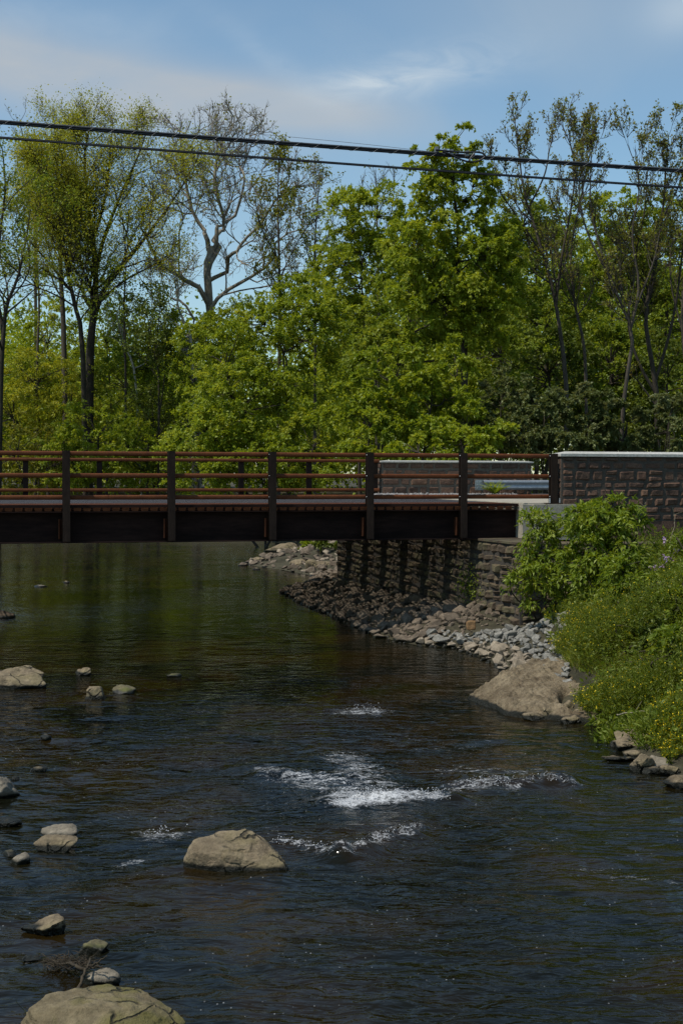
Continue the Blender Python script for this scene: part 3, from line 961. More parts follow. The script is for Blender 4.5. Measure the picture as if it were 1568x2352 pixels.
YC = 16.0
ca = W(0, 280, YC); cb = W(1568, 392, YC + 1.5)
c1_ = empty('utility_cable', ca, 'thick black cable bundle wrapped in a spiral wire, upper of the two', 'cable')
P = sagline(ca, cb, .012)
mb = MB()
mb.tubes([P - UP * .010], [np.full(len(P), .0145)], 8)
mb.tubes([P + UP * .010 + np.array([0, -.007, 0])], [np.full(len(P), .0105)], 8)
mb.build('cable', MAT['cable'], c1_, True, ca)
mb = MB(); mb.tubes([P + UP * .0245], [np.full(len(P), .0045)], 6)
mb.build('messenger_wire', MAT['cable_wire'], c1_, True, ca)
H_ = helix(P, .0275, 90, 2000)
mb = MB(); mb.tubes([H_], [np.full(len(H_), .0019)], 4)
mb.build('lashing_wire', MAT['cable_wire'], c1_, True, ca)
cW = lambda px, py: W(px, py, YC + .95)
loop = np.array([cW(*q) + np.array([0, -.06, 0]) for q in [(1015, 350), (1030, 355), (1048, 364), (1065, 371), (1082, 374), (1098, 371), (1110, 364), (1112, 358), (1104, 353), (1088, 351), (1070, 352), (1050, 351), (1000, 346)]])
def smooth_line(P, m):
    P = np.asarray(P); k = len(P); t = np.linspace(0, k - 1, m); out_ = []
    for x in t:
        i = min(int(x), k - 2); f = x - i
        p0, p1, p2, p3 = P[max(i - 1, 0)], P[i], P[i + 1], P[min(i + 2, k - 1)]
        out_.append(.5 * ((2 * p1) + (-p0 + p2) * f + (2 * p0 - 5 * p1 + 4 * p2 - p3) * f * f + (-p0 + 3 * p1 - 3 * p2 + p3) * f ** 3))
    return np.array(out_)
LP = smooth_line(loop, 60)
mb = MB(); mb.tubes([LP], [np.full(60, .0115)], 8); mb.build('slack_loop', MAT['cable'], c1_, True, ca)
mb = MB(); S_ = np.array([cW(1075, 372), cW(1080, 364), cW(1088, 354)]) + np.array([0, -.075, 0]); mb.tubes([S_], [[.011] * 3], 6); mb.build('strap', MAT['cable'], c1_, False, ca)
for px, py in ((1002, 345), (1022, 350), (1036, 351), (1072, 354)):
    c = cW(px, py); mb = MB()
    mb.box(c + np.array([-.022, -.05, -.03]), (.044, 0, .003), (0, .1, 0), (0, 0, .065))
    mb.build('clamp', MAT['cable_wire'], c1_, False, ca)
ca2 = W(0, 316, YC - .3); cb2 = W(1568, 431, YC + 1.2)
c2_ = empty('utility_cable', ca2, 'thinner smooth black cable, lower of the two', 'cable')
P = sagline(ca2, cb2, .012)
mb = MB(); mb.tubes([P], [np.full(len(P), .0105)], 8); mb.build('cable', MAT['cable'], c2_, True, ca2)
mb = MB(); mb.tubes([P + UP * .0145], [np.full(len(P), .0048)], 6); mb.build('messenger_wire', MAT['cable'], c2_, True, ca2)
ca3 = W(300, 287, YC + .6); cb3 = W(1000, 349, YC + .6)
P = sagline(ca3, cb3, -.03, 40, (0, 0))
mb = MB(); mb.tubes([P], [np.full(40, .0026)], 5); mb.build('tie_wire', MAT['cable_wire'], c1_, True, ca)

# ------------------------------------------------------------------ rocks
def hull_rock(name, pts, mat, sub=6, sharp=240, rough=.014, seed=1, cracks=.03):
    """stone from measured corner points (metres): hull facets rounded, then weathered"""
    pts = np.array(pts, float)
    c = np.array([pts[:, 0].mean(), pts[:, 1].mean(), .03])
    bm = bmesh.new()
    for p_ in pts - c: bm.verts.new(p_)
    bmesh.ops.convex_hull(bm, input=bm.verts)
    bm.normal_update()
    nn = np.array([f.normal[:] for f in bm.faces]); dd = np.array([f.normal.dot(f.verts[0].co) for f in bm.faces])
    bm.free()
    k = dd > 1e-3
    nn, dd = nn[k], dd[k]
    S = np.array([np.ptp(pts[:, 0]), np.ptp(pts[:, 1]), np.ptp(pts[:, 2])]) * .5
    D, F = ico(sub)
    E = unit(D * S)
    q = dd[None] / np.maximum(E @ nn.T, 1e-4)
    L = S.max()
    q = np.minimum(q / L, 4)
    rad = -np.log(np.exp(-sharp * q).sum(1)) / sharp * L
    V = E * rad[:, None]
    f = fbm(V / L * 4 + seed, 6, seed, .55)
    rdg = 1 - np.abs(noise(V / L * 2.1 * [1, 1, 1.6] + seed + 7, seed + 5)) * 2
    rd2 = 1 - np.abs(noise(V / L * 5.5 + seed + 3, seed + 9)) * 2
    disp = rough * f * 2.2 - cracks * np.clip(rdg - .86, 0, 1) * 2 - cracks * .5 * np.clip(rd2 - .86, 0, 1) * 2
    a_ = noise(V / L * [3, 3, 3] + seed * 1.7, seed + 21) + .35 * noise(V / L * [9, 9, 9] + seed, seed + 22)
    led = np.floor(a_ * 3.2) / 3.2
    disp = disp + rough * .9 * (led + .25 * (a_ - led))
    V = V + E * disp[:, None]
    return mesh_np(name, V + c, F, mat, True)


def rock_mesh(name, seed, size, mat, sub=4, K=11, sharp=34, rough=.042, flat=False, top=None, skew=(0, 0), cracks=0):
    """faceted, slightly rounded stone; size = full extents"""
    r = np.random.default_rng(seed)
    D, F = ico(sub)
    nn = unit(r.normal(size=(K, 3))).reshape(-1, 3); dd = r.uniform(.62 if K < 6 else .55, 1.0, K)
    if top is not None:
        nn = np.concatenate([nn, unit(np.array(top, float).reshape(-1, 4)[:, :3])]); dd = np.concatenate([dd, np.array(top, float).reshape(-1, 4)[:, 3]])
    q = np.concatenate([np.full((len(D), 1), 1.15), dd[None] / np.maximum(D @ nn.T, 1e-2)], 1)
    q = np.minimum(q, 6)
    rad = -np.log(np.exp(-sharp * q).sum(1)) / sharp
    V = D * np.maximum(rad, .2)[:, None]
    mn, mx = V.min(0), V.max(0)
    V = (V - (mn + mx) / 2) / (mx - mn)           # unit box
    S = np.array(size)
    o3 = r.uniform(-50, 50, 3)
    sc = 3.2
    f = fbm(V * sc * (S / S.max()) * 1.4 + o3, 5, seed)
    rdg = 1 - np.abs(noise(V * 2.6 * (S / S.max()) + o3 + 7, seed + 5)) * 2
    disp = rough * f * 1.6 - cracks * np.clip(rdg - .78, 0, 1) * .5
    a_ = noise(V * 3 * (S / S.max()) + o3 + 3, seed + 21) + .35 * noise(V * 9 * (S / S.max()) + o3, seed + 22)
    led = np.floor(a_ * 3) / 3
    disp = disp + (.0 if flat else rough * .45) * (led + .25 * (a_ - led))
    V = V * S + D * (disp * S.max())[:, None]
    V[:, 0] += V[:, 2] * skew[0]; V[:, 1] += V[:, 2] * skew[1]
    return mesh_np(name, V, F, mat, not flat)


def boulder(px, py, wpx, hpx, label, mat, seed, name='river_boulder', cat='boulder', deep=1.0, sink=.35, group=None, **kw):
    """a stone standing in the water; (px, py) = middle of its waterline in the picture"""
    p = WZ(px, py, 0.0)
    k = M_AT(p[1])
    w = wpx * k
    hgt = max(hpx * k, .02)
    dep = w * deep
    # the visible height includes the far side seen from above
    zt = max(.03, hgt - dep * .5 * (EYE / p[1]) * .55)
    full = zt / (1 - sink)
    me = rock_mesh(name, seed, (w * 1.04, dep, full), mat, **kw)
    o = obj(name, me, None, (p[0], p[1] + dep * .42, zt - full / 2))
    return tag(o, label, cat, group)


FL = [0, 0, 1, .45]
T_, G_, S_M = MAT['rock_tan'], MAT['rock_grey'], MAT['rock_moss']
boulder(18, 1583, 165, 46, 'broad pale tan boulder with a sloping top at the left edge, below the bridge', T_, 101, deep=.8, sub=5, K=9, top=[.4, -.3, .8, .45, -.5, 0, .8, .5])
boulder(188, 1553, 40, 20, 'small angular tan boulder upstream of the pair near the left', T_, 102, sub=4)
boulder(217, 1607, 45, 31, 'blocky grey tan boulder, the left one of a close pair in the stream', T_, 103, sub=4, top=[0, -1, .25, .55, -1, 0, .2, .5, 0, .1, 1, .6])
boulder(281, 1595, 52, 20, 'low mossy tan boulder, the right one of a close pair in the stream', S_M, 104, sub=4)
boulder(398, 1556, 34, 8, 'nearly drowned rock with water washing over it', S_M, 105, sub=4, name='awash_rock', cat='rock')
boulder(102, 1701, 26, 13, 'tiny pale stone poking out of the dark water midway down the left side', T_, 106, sub=3)
boulder(86, 1776, 40, 15, 'small flat pale stone tilted up above the big left edge boulder', T_, 107, sub=4)
boulder(-6, 1838, 82, 54, 'rounded pale grey boulder cut off by the left edge', G_, 108, sub=5, deep=.8)
boulder(33, 1796, 18, 12, 'very small yellowish stone behind the rounded left edge boulder', T_, 109, sub=3)
boulder(12, 1900, 68, 15, 'flat cream coloured rock shelf barely above water at the left edge', T_, 110, sub=4, top=[0, 0, 1, .3])
boulder(130, 1930, 82, 32, 'angular grey boulder behind a tan one near the left', G_, 111, sub=5, top=[-.2, -.5, .8, .45])
boulder(124, 1958, 94, 36, 'tan boulder with a green wet skirt in front of an angular grey one', T_, 112, sub=5, deep=.6)
boulder(42, 1987, 46, 26, 'small brown pointed rock beside a mossy lump at the far left', G_, 113, sub=4)
boulder(20, 1972, 36, 17, 'small mossy lump touching a brown pointed rock', S_M, 114, sub=4)
p = WZ(532, 2003)
tag(obj('river_boulder', hull_rock('river_boulder', [
    (-.47, .12, -.15), (-.31, .05, -.15), (.25, -.10, -.15), (.50, -.02, -.15), (.42, .36, -.15), (-.30, .42, -.15), (-.46, .11, .04), (.50, -.02, .04),
    (-.37, .16, .245), (-.13, .30, .285), (.09, .33, .288), (.19, .29, .262), (.33, .12, .165), (.455, .02, .09), (-.345, .02, .165), (.0, -.02, .150), (.34, -.08, .070), (-.42, .08, .10),
    (.40, .32, .09), (-.26, .40, .15)], T_, seed=139, rough=.011, cracks=.055), None, (p[0], p[1], 0)),
    'large tan boulder with a craggy dark right end in midstream', 'boulder')
boulder(92, 2154, 100, 44, 'lumpy tan boulder with a raised right shoulder, lower left', T_, 116, sub=5, K=11, deep=.7, rough=.06, top=[-.5, -.2, .9, .40])
boulder(212, 2194, 62, 30, 'mossy round rock at the end of a snagged branch', S_M, 117, sub=5)
boulder(226, 2266, 92, 36, 'smooth grey boulder just behind the biggest foreground boulder', G_, 118, sub=5, deep=.7)
p = WZ(238, 2380)
tag(obj('river_boulder', hull_rock('river_boulder', [
    (-.54, .0, -.15), (-.30, -.32, -.15), (.30, -.36, -.15), (.56, -.05, -.15), (.30, .40, -.15), (-.30, .36, -.15),
    (-.36, .16, .205), (-.14, .28, .222), (.19, .26, .215), (.36, .10, .180), (.52, .0, .085), (-.45, -.04, .185), (-.10, -.13, .235), (.18, -.11, .215), (-.52, .0, .08), (-.28, -.28, .10), (.30, -.30, .10)],
    MAT['rock_fore'], seed=119, rough=.014, cracks=.045), None, (p[0], p[1], 0)),
    'biggest foreground boulder, pale and moss stained, at the bottom edge', 'boulder')
boulder(70, 2212, 42, 8, 'small pale stone with yellowish scraps barely above water, lower left', T_, 120, sub=4)
boulder(152, 1340, 14, 6, 'tiny pale stone far upstream on the left side', T_, 121, sub=3)
boulder(90, 1349, 30, 5, 'low dark stone far upstream, barely breaking the surface', G_, 122, sub=3)
boulder(2, 1420, 58, 16, 'dark wet rock at the left edge below the bridge', MAT['rubble_brown'], 123, sub=4)
boulder(588, 1309, 18, 5, 'lone small pale stone off the rocky point beyond the bridge', T_, 124, sub=3)
boulder(1480, 1728, 118, 52, 'large tan slab tilted towards the river at the right bank', T_, 125, sub=5, deep=1.0, top=[-.45, -.2, .85, .35], sink=.3)
boulder(1440, 1752, 112, 17, 'low cream ledge of rock reaching out from the right bank', T_, 126, sub=5, deep=.45, rough=.08)
boulder(1478, 1772, 60, 40, 'pointed tan rock in the middle of the right bank cluster', T_, 127, sub=5, deep=.7)
boulder(1518, 1768, 50, 32, 'rounded grey tan rock against the flowering plants at right', G_, 128, sub=4)
boulder(1505, 1778, 54, 16, 'low pale rock toe at the right bank waterline', T_, 129, sub=4, deep=.5)
boulder(1568, 1812, 74, 26, 'pale pitted rock cut off by the right edge', MAT['rock_slab'], 130, sub=5, deep=.8)
boulder(1446, 1698, 52, 26, 'pale rock half hidden under drooping weeds at the waterline', T_, 131, sub=4)

for px, py, w, h, lab, sd in (
        (1540, 1782, 46, 26, 'small tan rock between the right bank cluster and the pale edge rock', 161),
        (1548, 1752, 50, 34, 'tan rock under the yellow topped mustard at the right edge', 162),
        (1420, 1716, 34, 16, 'dark wet stone in the shade under the drooping weeds', 163),
        (1455, 1745, 40, 20, 'small flat tan rock below the large tilted slab', 164)):
    boulder(px, py, w, h, lab, MAT['rock_tan'], sd, name='bank_rock', cat='rock', sub=4, deep=.9)

# the big pale slab of the right bank: a height field with a pitted skin
def bank_slab():
    A = WZ(1078, 1606); Bp = WZ(1345, 1668); C = WZ(1165, 1652)
    na, nb = 150, 130
    # outline in world from the picture, front edge on the water
    front = [WZ(*q)[:2] for q in [(1074, 1607), (1100, 1619), (1135, 1630), (1160, 1645), (1210, 1652), (1270, 1656), (1345, 1664), (1460, 1672)]]
    back = [WZ(*q[:2], q[2])[:2] for q in [(1076, 1604, .02), (1105, 1588, .12), (1140, 1566, .28), (1168, 1540, .42), (1215, 1516, .50), (1270, 1506, .54), (1350, 1500, .60), (1460, 1500, .7)]]
    fr = smooth_line([np.append(p, 0) for p in front], na); bk = smooth_line([np.append(p, 0) for p in back], na)
    t = np.linspace(0, 1, nb)[None, :, None]
    XY = fr[:, None] * (1 - t) + bk[:, None] * t
    ts = np.linspace(0, 1, nb)[None, :]
    us_ = np.linspace(0, 1, na)[:, None]
    top = np.interp(np.linspace(0, 1, na), [0, .12, .3, .6, .8, 1], [.03, .14, .36, .50, .48, .35])[:, None]
    prof = np.interp(ts[0], [0, .03, .10, .35, .75, 1], [0, .16, .34, .60, .92, 1.0])[None]
    z = -.10 + (top + .10) * (.12 + .88 * prof) * np.where(ts < .02, .2, 1)
    pp = np.stack([XY[..., 0], XY[..., 1], z * 0], -1)
    z = z + .05 * fbm(pp * 1.6, 4, 71) * sstep(0, .1, ts) + .045 * fbm(pp * 8, 4, 73) * sstep(0, .08, ts) + .022 * noise(pp * 24, 75) * sstep(0, .08, ts)
    st_ = pp @ np.array([.80, -.60, 0])
    z = z + .012 * np.abs(noise(np.stack([st_ * 9, pp[..., 0] * 2, st_ * 0], -1), 74))
    # the dark undercut hole at the lower right
    hole = WZ(1312, 1606, .2)[:2]
    dh = np.linalg.norm((XY[..., :2] - hole) / np.array([.16, .42]), axis=-1)
    z = z - .30 * np.exp(-dh ** 4)
    V = np.concatenate([np.stack([XY[..., 0], XY[..., 1], z], -1).reshape(-1, 3)])
    ii = np.arange(na * nb).reshape(na, nb)
    Q = np.stack([ii[:-1, :-1], ii[1:, :-1], ii[1:, 1:], ii[:-1, 1:]], -1).reshape(-1, 4)
    # skirt down to below the ground so that it is a solid
    ring = np.concatenate([ii[:, 0], ii[-1, 1:], ii[-2::-1, -1], ii[0, -2:0:-1]])
    Vb = V[ring].copy(); Vb[:, 2] = -.6
    k = len(ring); base = len(V)
    rn = np.roll(ring, -1)
    Q2 = np.stack([ring, base + np.arange(k), base + np.roll(np.arange(k), -1), rn], -1)
    o = obj('bank_slab_rock', mesh_np('bank_slab_rock', np.concatenate([V, Vb]), [Q, Q2], MAT['rock_slab'], True))
    tag(o, 'big pale pitted slab of rock sloping from the bank into the river', 'boulder')


bank_slab()
for px, py, w, h, lab, sd in (
        (1268, 1652, 62, 34, 'broken pale block at the foot of the big bank slab, left one of the cluster', 141),
        (1303, 1640, 42, 34, 'upright pale block wedged beside the dark hollow of the bank slab', 142),
        (1322, 1628, 50, 40, 'rounded tan block just under the flowering plants, topmost of the foot cluster', 143),
        (1336, 1652, 34, 32, 'small pale block at the right end of the foot cluster', 144),
        (1312, 1664, 44, 20, 'flat pale chip at the waterline, lowest of the foot cluster', 145),
        (1232, 1656, 62, 18, 'low pale crust of rock at the waterline before the slab', 146)):
    boulder(px, py, w, h, lab, MAT['rock_tan'], sd, name='bank_rock', cat='rock', sub=4, deep=.8, rough=.05)

# ------------------------------------------------------------------ loose stones of the shore
def stone_variants(name, mat, n_, seed, flat=True):
    """angular broken stones: hulls of a few points, each a little different"""
    out_ = []
    for k in range(n_):
        r = np.random.default_rng(seed + k)
        sz = np.array([1, r.uniform(.6, .95), r.uniform(.40, .7)])
        d = unit(r.normal(size=(15, 3)))
        pts = d * (np.abs(d) ** 3.0).sum(1, keepdims=True) ** (-1 / 3.0) * r.uniform(.78, 1.05, (15, 1)) * sz * .5
        bm = bmesh.new()
        for p_ in pts: bm.verts.new(p_)
        g_ = bmesh.ops.convex_hull(bm, input=bm.verts)
        bmesh.ops.delete(bm, geom=[e for e in set(g_['geom_interior'] + g_['geom_unused']) if isinstance(e, bmesh.types.BMVert)], context='VERTS')
        bmesh.ops.dissolve_limit(bm, angle_limit=.30, verts=bm.verts, edges=bm.edges)
        bmesh.ops.bevel(bm, geom=bm.edges[:], offset=.022, segments=1, affect='EDGES', clamp_overlap=True)
        bmesh.ops.triangulate(bm, faces=bm.faces)
        bm.verts.index_update()
        V = np.array([v.co[:] for v in bm.verts]); F = np.array([[v.index for v in f.verts] for f in bm.faces])
        bm.free()
        out_.append(mesh_np(name, V, F, mat, False))
    return out_


VG = stone_variants('riprap_stone', MAT['riprap_grey'], 8, 300)
VP = stone_variants('waterline_stone', MAT['riprap_pale'], 8, 330)
VB = stone_variants('rubble_stone', MAT['rubble_brown'], 10, 360)


def in_front_of_wall(x, y, m=.05):
    return np.dot(np.array([x, y]) - c0[:2], wn[:2]) > m


R2 = np.random.default_rng(99)


def put_stones(name, variants, cand, label, cat, group, zoff=.25):
    for (x, y, s) in cand:
        me = variants[R2.integers(len(variants))]
        o = bpy.data.objects.new(name, me)
        o.scale = (s, s * R2.uniform(.85, 1.15), s * R2.uniform(.8, 1.2))
        o.rotation_euler = (R2.normal(0, .45), R2.normal(0, .45), R2.uniform(0, 6.28))
        z = float(ground_z(np.array([x]), np.array([y]))[0])
        o.location = (x, y, z + s * zoff * R2.uniform(.5, 1.3))
        tag(o, label, cat, group)
        link(o)


def scatter(poly, n_try, smin, smax, k=.42, power=1.6, avoid=None):
    poly = np.array(poly); mn, mx = poly.min(0), poly.max(0)
    acc = list(avoid or []); n0 = len(acc)
    for _ in range(n_try):
        x, y = R2.uniform(mn[0], mx[0]), R2.uniform(mn[1], mx[1])
        ins = False
        j = len(poly) - 1
        for i in range(len(poly)):
            if (poly[i, 1] > y) != (poly[j, 1] > y) and x < (poly[j, 0] - poly[i, 0]) * (y - poly[i, 1]) / (poly[j, 1] - poly[i, 1]) + poly[i, 0]: ins = not ins
            j = i
        if not ins: continue
        s = smin + (smax - smin) * R2.random() ** power
        ok = True
        for (a, b, c) in acc:
            if (a - x) ** 2 + ((b - y)) ** 2 < (k * (s + c)) ** 2: ok = False; break
        if ok: acc.append((x, y, s))
    return acc[n0:]


gp = [WZ(*q)[:2] for q in [(955, 1484), (1038, 1490), (1108, 1516), (1150, 1540), (1168, 1556)]] + [WZ(*q[:2], q[2])[:2] for q in [(1225, 1540, .4), (1310, 1500, .8), (1300, 1385, .9), (1200, 1408, .65), (1100, 1430, .45), (1000, 1440, .3)]]
grey = scatter(gp, 8000, .11, .36, .34, 2.0)
grey = [g_ for g_ in grey if in_front_of_wall(g_[0], g_[1], .1) or g_[1] < 28.2]
pale_n = [g_ for g_ in grey if g_[0] - edge_x(g_[1]) < .48]
grey_n = [g_ for g_ in grey if not (g_[0] - edge_x(g_[1]) < .48)]
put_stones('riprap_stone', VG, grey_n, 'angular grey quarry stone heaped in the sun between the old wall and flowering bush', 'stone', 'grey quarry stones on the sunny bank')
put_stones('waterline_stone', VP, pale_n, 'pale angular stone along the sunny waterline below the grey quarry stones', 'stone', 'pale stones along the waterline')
bp = []
for y in np.linspace(28.3, 47.5, 24):
    bp.append((float(edge_x(y)) + .02, y))
tail = []
for y in np.linspace(41.5, 28.6, 14):
    f_ = (y - c0[1]) / (c1[1] - c0[1])
    tail.append((float(c0[0] + (c1[0] - c0[0]) * f_), y))
bp = bp + [(.7, 47.5)] + tail
brown = scatter(bp, 5200, .17, .46, .33, 1.3)
brown = [g_ for g_ in brown if in_front_of_wall(g_[0], g_[1], .08) or g_[1] > 40.0]
brown = [g_ for g_ in brown if not (g_[1] < 29 and g_[0] > 2.4)]
brown.sort(key=lambda g_: -g_[2] / g_[1])
NB = max(0, 290)
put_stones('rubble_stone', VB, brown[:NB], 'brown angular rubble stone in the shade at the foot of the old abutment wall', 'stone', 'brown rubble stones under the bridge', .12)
# the small ones between them: one mass
small = scatter(bp, 5000, .07, .16, .42, 1.0)
small = [g_ for g_ in small if in_front_of_wall(g_[0], g_[1], .05) or g_[1] > 40.0] + brown[NB:]
mb = MB()
for (x, y, s) in small:
    me = VB[R2.integers(len(VB))]
    V0 = np.empty(len(me.vertices) * 3, np.float32); me.vertices.foreach_get('co', V0)
    F0 = np.empty(len(me.polygons) * 3, np.int32); me.polygons.foreach_get('vertices', F0)
    R_ = np.array(Matrix.Rotation(R2.uniform(0, 6.28), 3, Vector(unit(R2.normal(size=3)))))
    z = float(ground_z(np.array([x]), np.array([y]))[0])
    mb.add(V0.reshape(-1, 3) * s @ R_.T + [x, y, z + s * .15], T=F0.reshape(-1, 3), tint=R2.random())
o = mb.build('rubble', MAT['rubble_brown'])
tag(o, 'small brown rubble filling the gaps between larger stones under the bridge', 'rubble', kind='stuff')
p = W(1081, 1437, 28.2)
me = rock_mesh('tan_block', 401, (.19, .18, .20), MAT['block'], sub=4, K=6, sharp=30, rough=.02, top=[0, 0, 1, .5, -1, 0, 0, .5, 1, 0, 0, .5, 0, -1, .1, .5])
tag(obj('tan_block', me, None, (p[0], p[1], p[2])), 'orange tan block of stone lying alone on the grey riprap edge', 'stone')
# rocky point beyond the bridge; extra brown stones stand in for tree shade
pt = scatter([(-3.9, 52.3), (-3.3, 58), (-2.0, 64), (1.0, 63), (.6, 46.5), (-.9, 46.5), (-2.0, 50)], 900, .2, .55, .46, 1.5)
put_stones('point_rock', VP[:2] + VB[:6], pt, 'pale or brown rock on the point beyond the bridge, left of the old wall', 'rock', 'rocks on the point beyond the bridge', .10)
for px, py, w, h, lab, sd in (
        (655, 1268, 96, 20, 'long flat pale slab on the point beyond the bridge', 151),
        (740, 1316, 84, 30, 'pale rounded ledge at the waterline just left of the old wall', 152),
        (690, 1308, 50, 24, 'pale split rock at the waterline on the point beyond the bridge', 153),
        (598, 1292, 40, 12, 'low pale rock at the tip of the point beyond the bridge', 154)):
    boulder(px, py, w, h, lab, MAT['rock_tan'], sd, name='point_ledge', cat='rock', sub=4, deep=.7, rough=.04)

# snagged branch with debris at lower left
dw = empty('driftwood_branch', WZ(190, 2240), 'dark snagged branch with a mat of debris caught between two boulders', 'branch')
og = WZ(190, 2240)
def zp(px, py, z): return WZ(px, py, z)
mb = MB()
for pts, r0 in (([(170, 2285, .0), (185, 2262, .05), (192, 2240, .10), (200, 2222, .13), (208, 2205, .12)], .015),
                ([(200, 2222, .13), (222, 2212, .17), (238, 2202, .20), (246, 2196, .22)], .007),
                ([(204, 2224, .1), (222, 2222, .12), (238, 2219, .13)], .005),
                ([(196, 2230, .10), (180, 2222, .12), (165, 2215, .11), (140, 2212, .08), (108, 2204, .04)], .014),
                ([(170, 2216, .1), (176, 2206, .16), (184, 2196, .2)], .005)):
    PP = smooth_line([zp(*q) for q in pts], 12)
    mb.tubes([PP + RNG.normal(0, .004, PP.shape)], [np.linspace(r0, r0 * .45, 12)], 6)
mb.build('limb', MAT['dead'], dw, True, og)
mb = MB()
n_ = 300
t = RNG.random(n_)
a_ = np.array([zp(112, 2206, .05)]); b_ = np.array([zp(206, 2214, .09)])
cc_ = a_ + (b_ - a_) * t[:, None] + RNG.normal(0, [.03, .06, .012], (n_, 3))
L_ = RNG.uniform(.03, .11, n_)
dr = unit(RNG.normal(0, [1, .8, .28], (n_, 3)))
mb.tubes(np.stack([cc_, cc_ + dr * L_[:, None] * .5 + RNG.normal(0, .006, (n_, 3)), cc_ + dr * L_[:, None] - UP * .01], 1), np.tile([.0028, .0024, .0012], (n_, 1)), 4)
mb.build('debris_mat', MAT['dead'], dw, False, og)
# a thin reed bent over beside the foreground boulder
mb = MB(); PP = smooth_line([zp(70, 2335, 0), zp(52, 2318, .05), zp(40, 2305, .1), zp(36, 2296, .13)], 14)
mb.tubes([PP], [np.linspace(.003, .001, 14)], 5)
rd = mb.build('reed', MAT['stem'], None, True, PP[0]); rd.location = tuple(PP[0])
tag(rd, 'single thin bent reed standing in the water beside the biggest boulder', 'reed')

# ------------------------------------------------------------------ vegetation helpers
def leaves_mesh(name, P, D, L, Wd, mat, tint, parent=None, origin=(0, 0, 0), rng=None, fold=.25, roll=1.0):
    """P base points, D directions, L lengths, Wd half widths: one folded rhombic leaf each"""
    r = rng or RNG
    n_ = len(P)
    D = unit(D)
    ref = np.where(np.abs(D[:, 2:3]) < .9, np.array([[0, 0, 1.0]]), np.array([[1.0, 0, 0]]))
    S = unit(np.cross(D, ref)); U_ = np.cross(S, D)
    an = r.normal(0, roll, n_)[:, None]
    S, U_ = S * np.cos(an) + U_ * np.sin(an), U_ * np.cos(an) - S * np.sin(an)
    L = np.asarray(L)[:, None] * np.ones((n_, 1)); Wd = np.asarray(Wd)[:, None] * np.ones((n_, 1))
    b = P; tp = P + D * L - U_ * L * .12
    mid = P + D * L * .42
    l = mid + S * Wd + U_ * Wd * fold; rr = mid - S * Wd + U_ * Wd * fold
    V = np.stack([b, l, tp, rr], 1).reshape(-1, 3) - np.asarray(origin)
    Q = np.arange(n_ * 4).reshape(n_, 4)
    return obj(name, mesh_np(name, V, Q, mat, False, {'tint': np.clip(tint, 0, 1)}), parent)


def grow(mb, limbs, levels, r, k0=7, tint=.5, skip=0, jit=0.0):
    """limbs: list of (m,3) polylines with radii; levels: dicts. Adds tubes, returns tip polylines of the last levels."""
    m = 14
    P = np.stack([smooth_line(p, m) for p, _ in limbs])
    R = np.stack([np.interp(np.linspace(0, 1, m), np.linspace(0, 1, len(rr)), rr) for _, rr in limbs])
    if jit:
        w_ = np.clip((P[..., 2:3] - 3) / 5, 0, 1)        # by place only, so that limbs stay on the trunk
        off = np.stack([noise(P * .42 + q_, 81) for q_ in (3.1, 9.7, 17.3)], -1) + .35 * np.stack([noise(P * 1.2 + q_, 84) for q_ in (3.1, 9.7, 17.3)], -1)
        P = P + jit * off * w_
    for i_ in range(1, len(P)):                      # every limb springs from the surface of an earlier one
        ref = np.concatenate([(P[j_, :-1, None] * (1 - f_) + P[j_, 1:, None] * f_).reshape(-1, 3) for j_ in range(i_) for f_ in [np.linspace(0, 1, 6)[None, :, None]]])
        dv = ref - P[i_, 0]
        q_ = np.linalg.norm(dv, axis=1).argmin()
        P[i_] = P[i_] + dv[q_] * ((1 - np.linspace(0, 1, m)) ** 2)[:, None]
    mb.tubes(P, R, k0, tint)
    P, R = P[skip:], R[skip:]
    Lp = np.linalg.norm(np.diff(P, axis=1), axis=2).sum(1)
    allp = []
    for lv in levels:
        cnt = np.maximum(1, np.round(lv['n'] * (Lp / Lp.mean()) ** .7 if lv.get('bylen', True) else np.full(len(Lp), lv['n'])).astype(int))
        pi = np.repeat(np.arange(len(P)), cnt)
        t = lv.get('t0', .25) + (1 - lv.get('t0', .25)) * r.random(len(pi)) ** lv.get('tp', .8)
        x = t * (P.shape[1] - 1); i = np.minimum(x.astype(int), P.shape[1] - 2); f = (x - i)[:, None]
        A = P[pi, i] * (1 - f) + P[pi, i + 1] * f
        T = unit(P[pi, i + 1] - P[pi, i])
        r0 = (R[pi, i] * (1 - f[:, 0]) + R[pi, i + 1] * f[:, 0]) * lv.get('rr', .55)
        r0 = np.clip(r0, lv.get('rmin', .004), None)
        q = r.normal(size=A.shape); q -= (q * T).sum(1, keepdims=True) * T; q = unit(q)
        an = np.radians(lv.get('ang', 45) + r.normal(0, 12, len(pi)))[:, None]
        d = unit(T * np.cos(an) + q * np.sin(an))
        Ln = np.clip(Lp[pi], lv.get('lmin', 0), lv.get('lmax', 99)) * lv.get('len', .45) * (1.12 - lv.get('tap', .6) * t) * r.uniform(.6, 1.25, len(pi))
        sg = lv.get('seg', 6)
        pts = [A]
        for s_ in range(sg):
            d = unit(d + r.normal(0, lv.get('wander', .18), d.shape) + np.array([0, 0, lv.get('up', .08)]))
            A = A + d * (Ln / sg)[:, None]
            pts.append(A)
        P = np.stack(pts, 1)
        R = r0[:, None] * np.linspace(1, lv.get('end', .35), sg + 1)[None]
        mb.tubes(P, R, lv.get('k', 4), tint)
        Lp = Ln
        allp.append(P)
    return allp


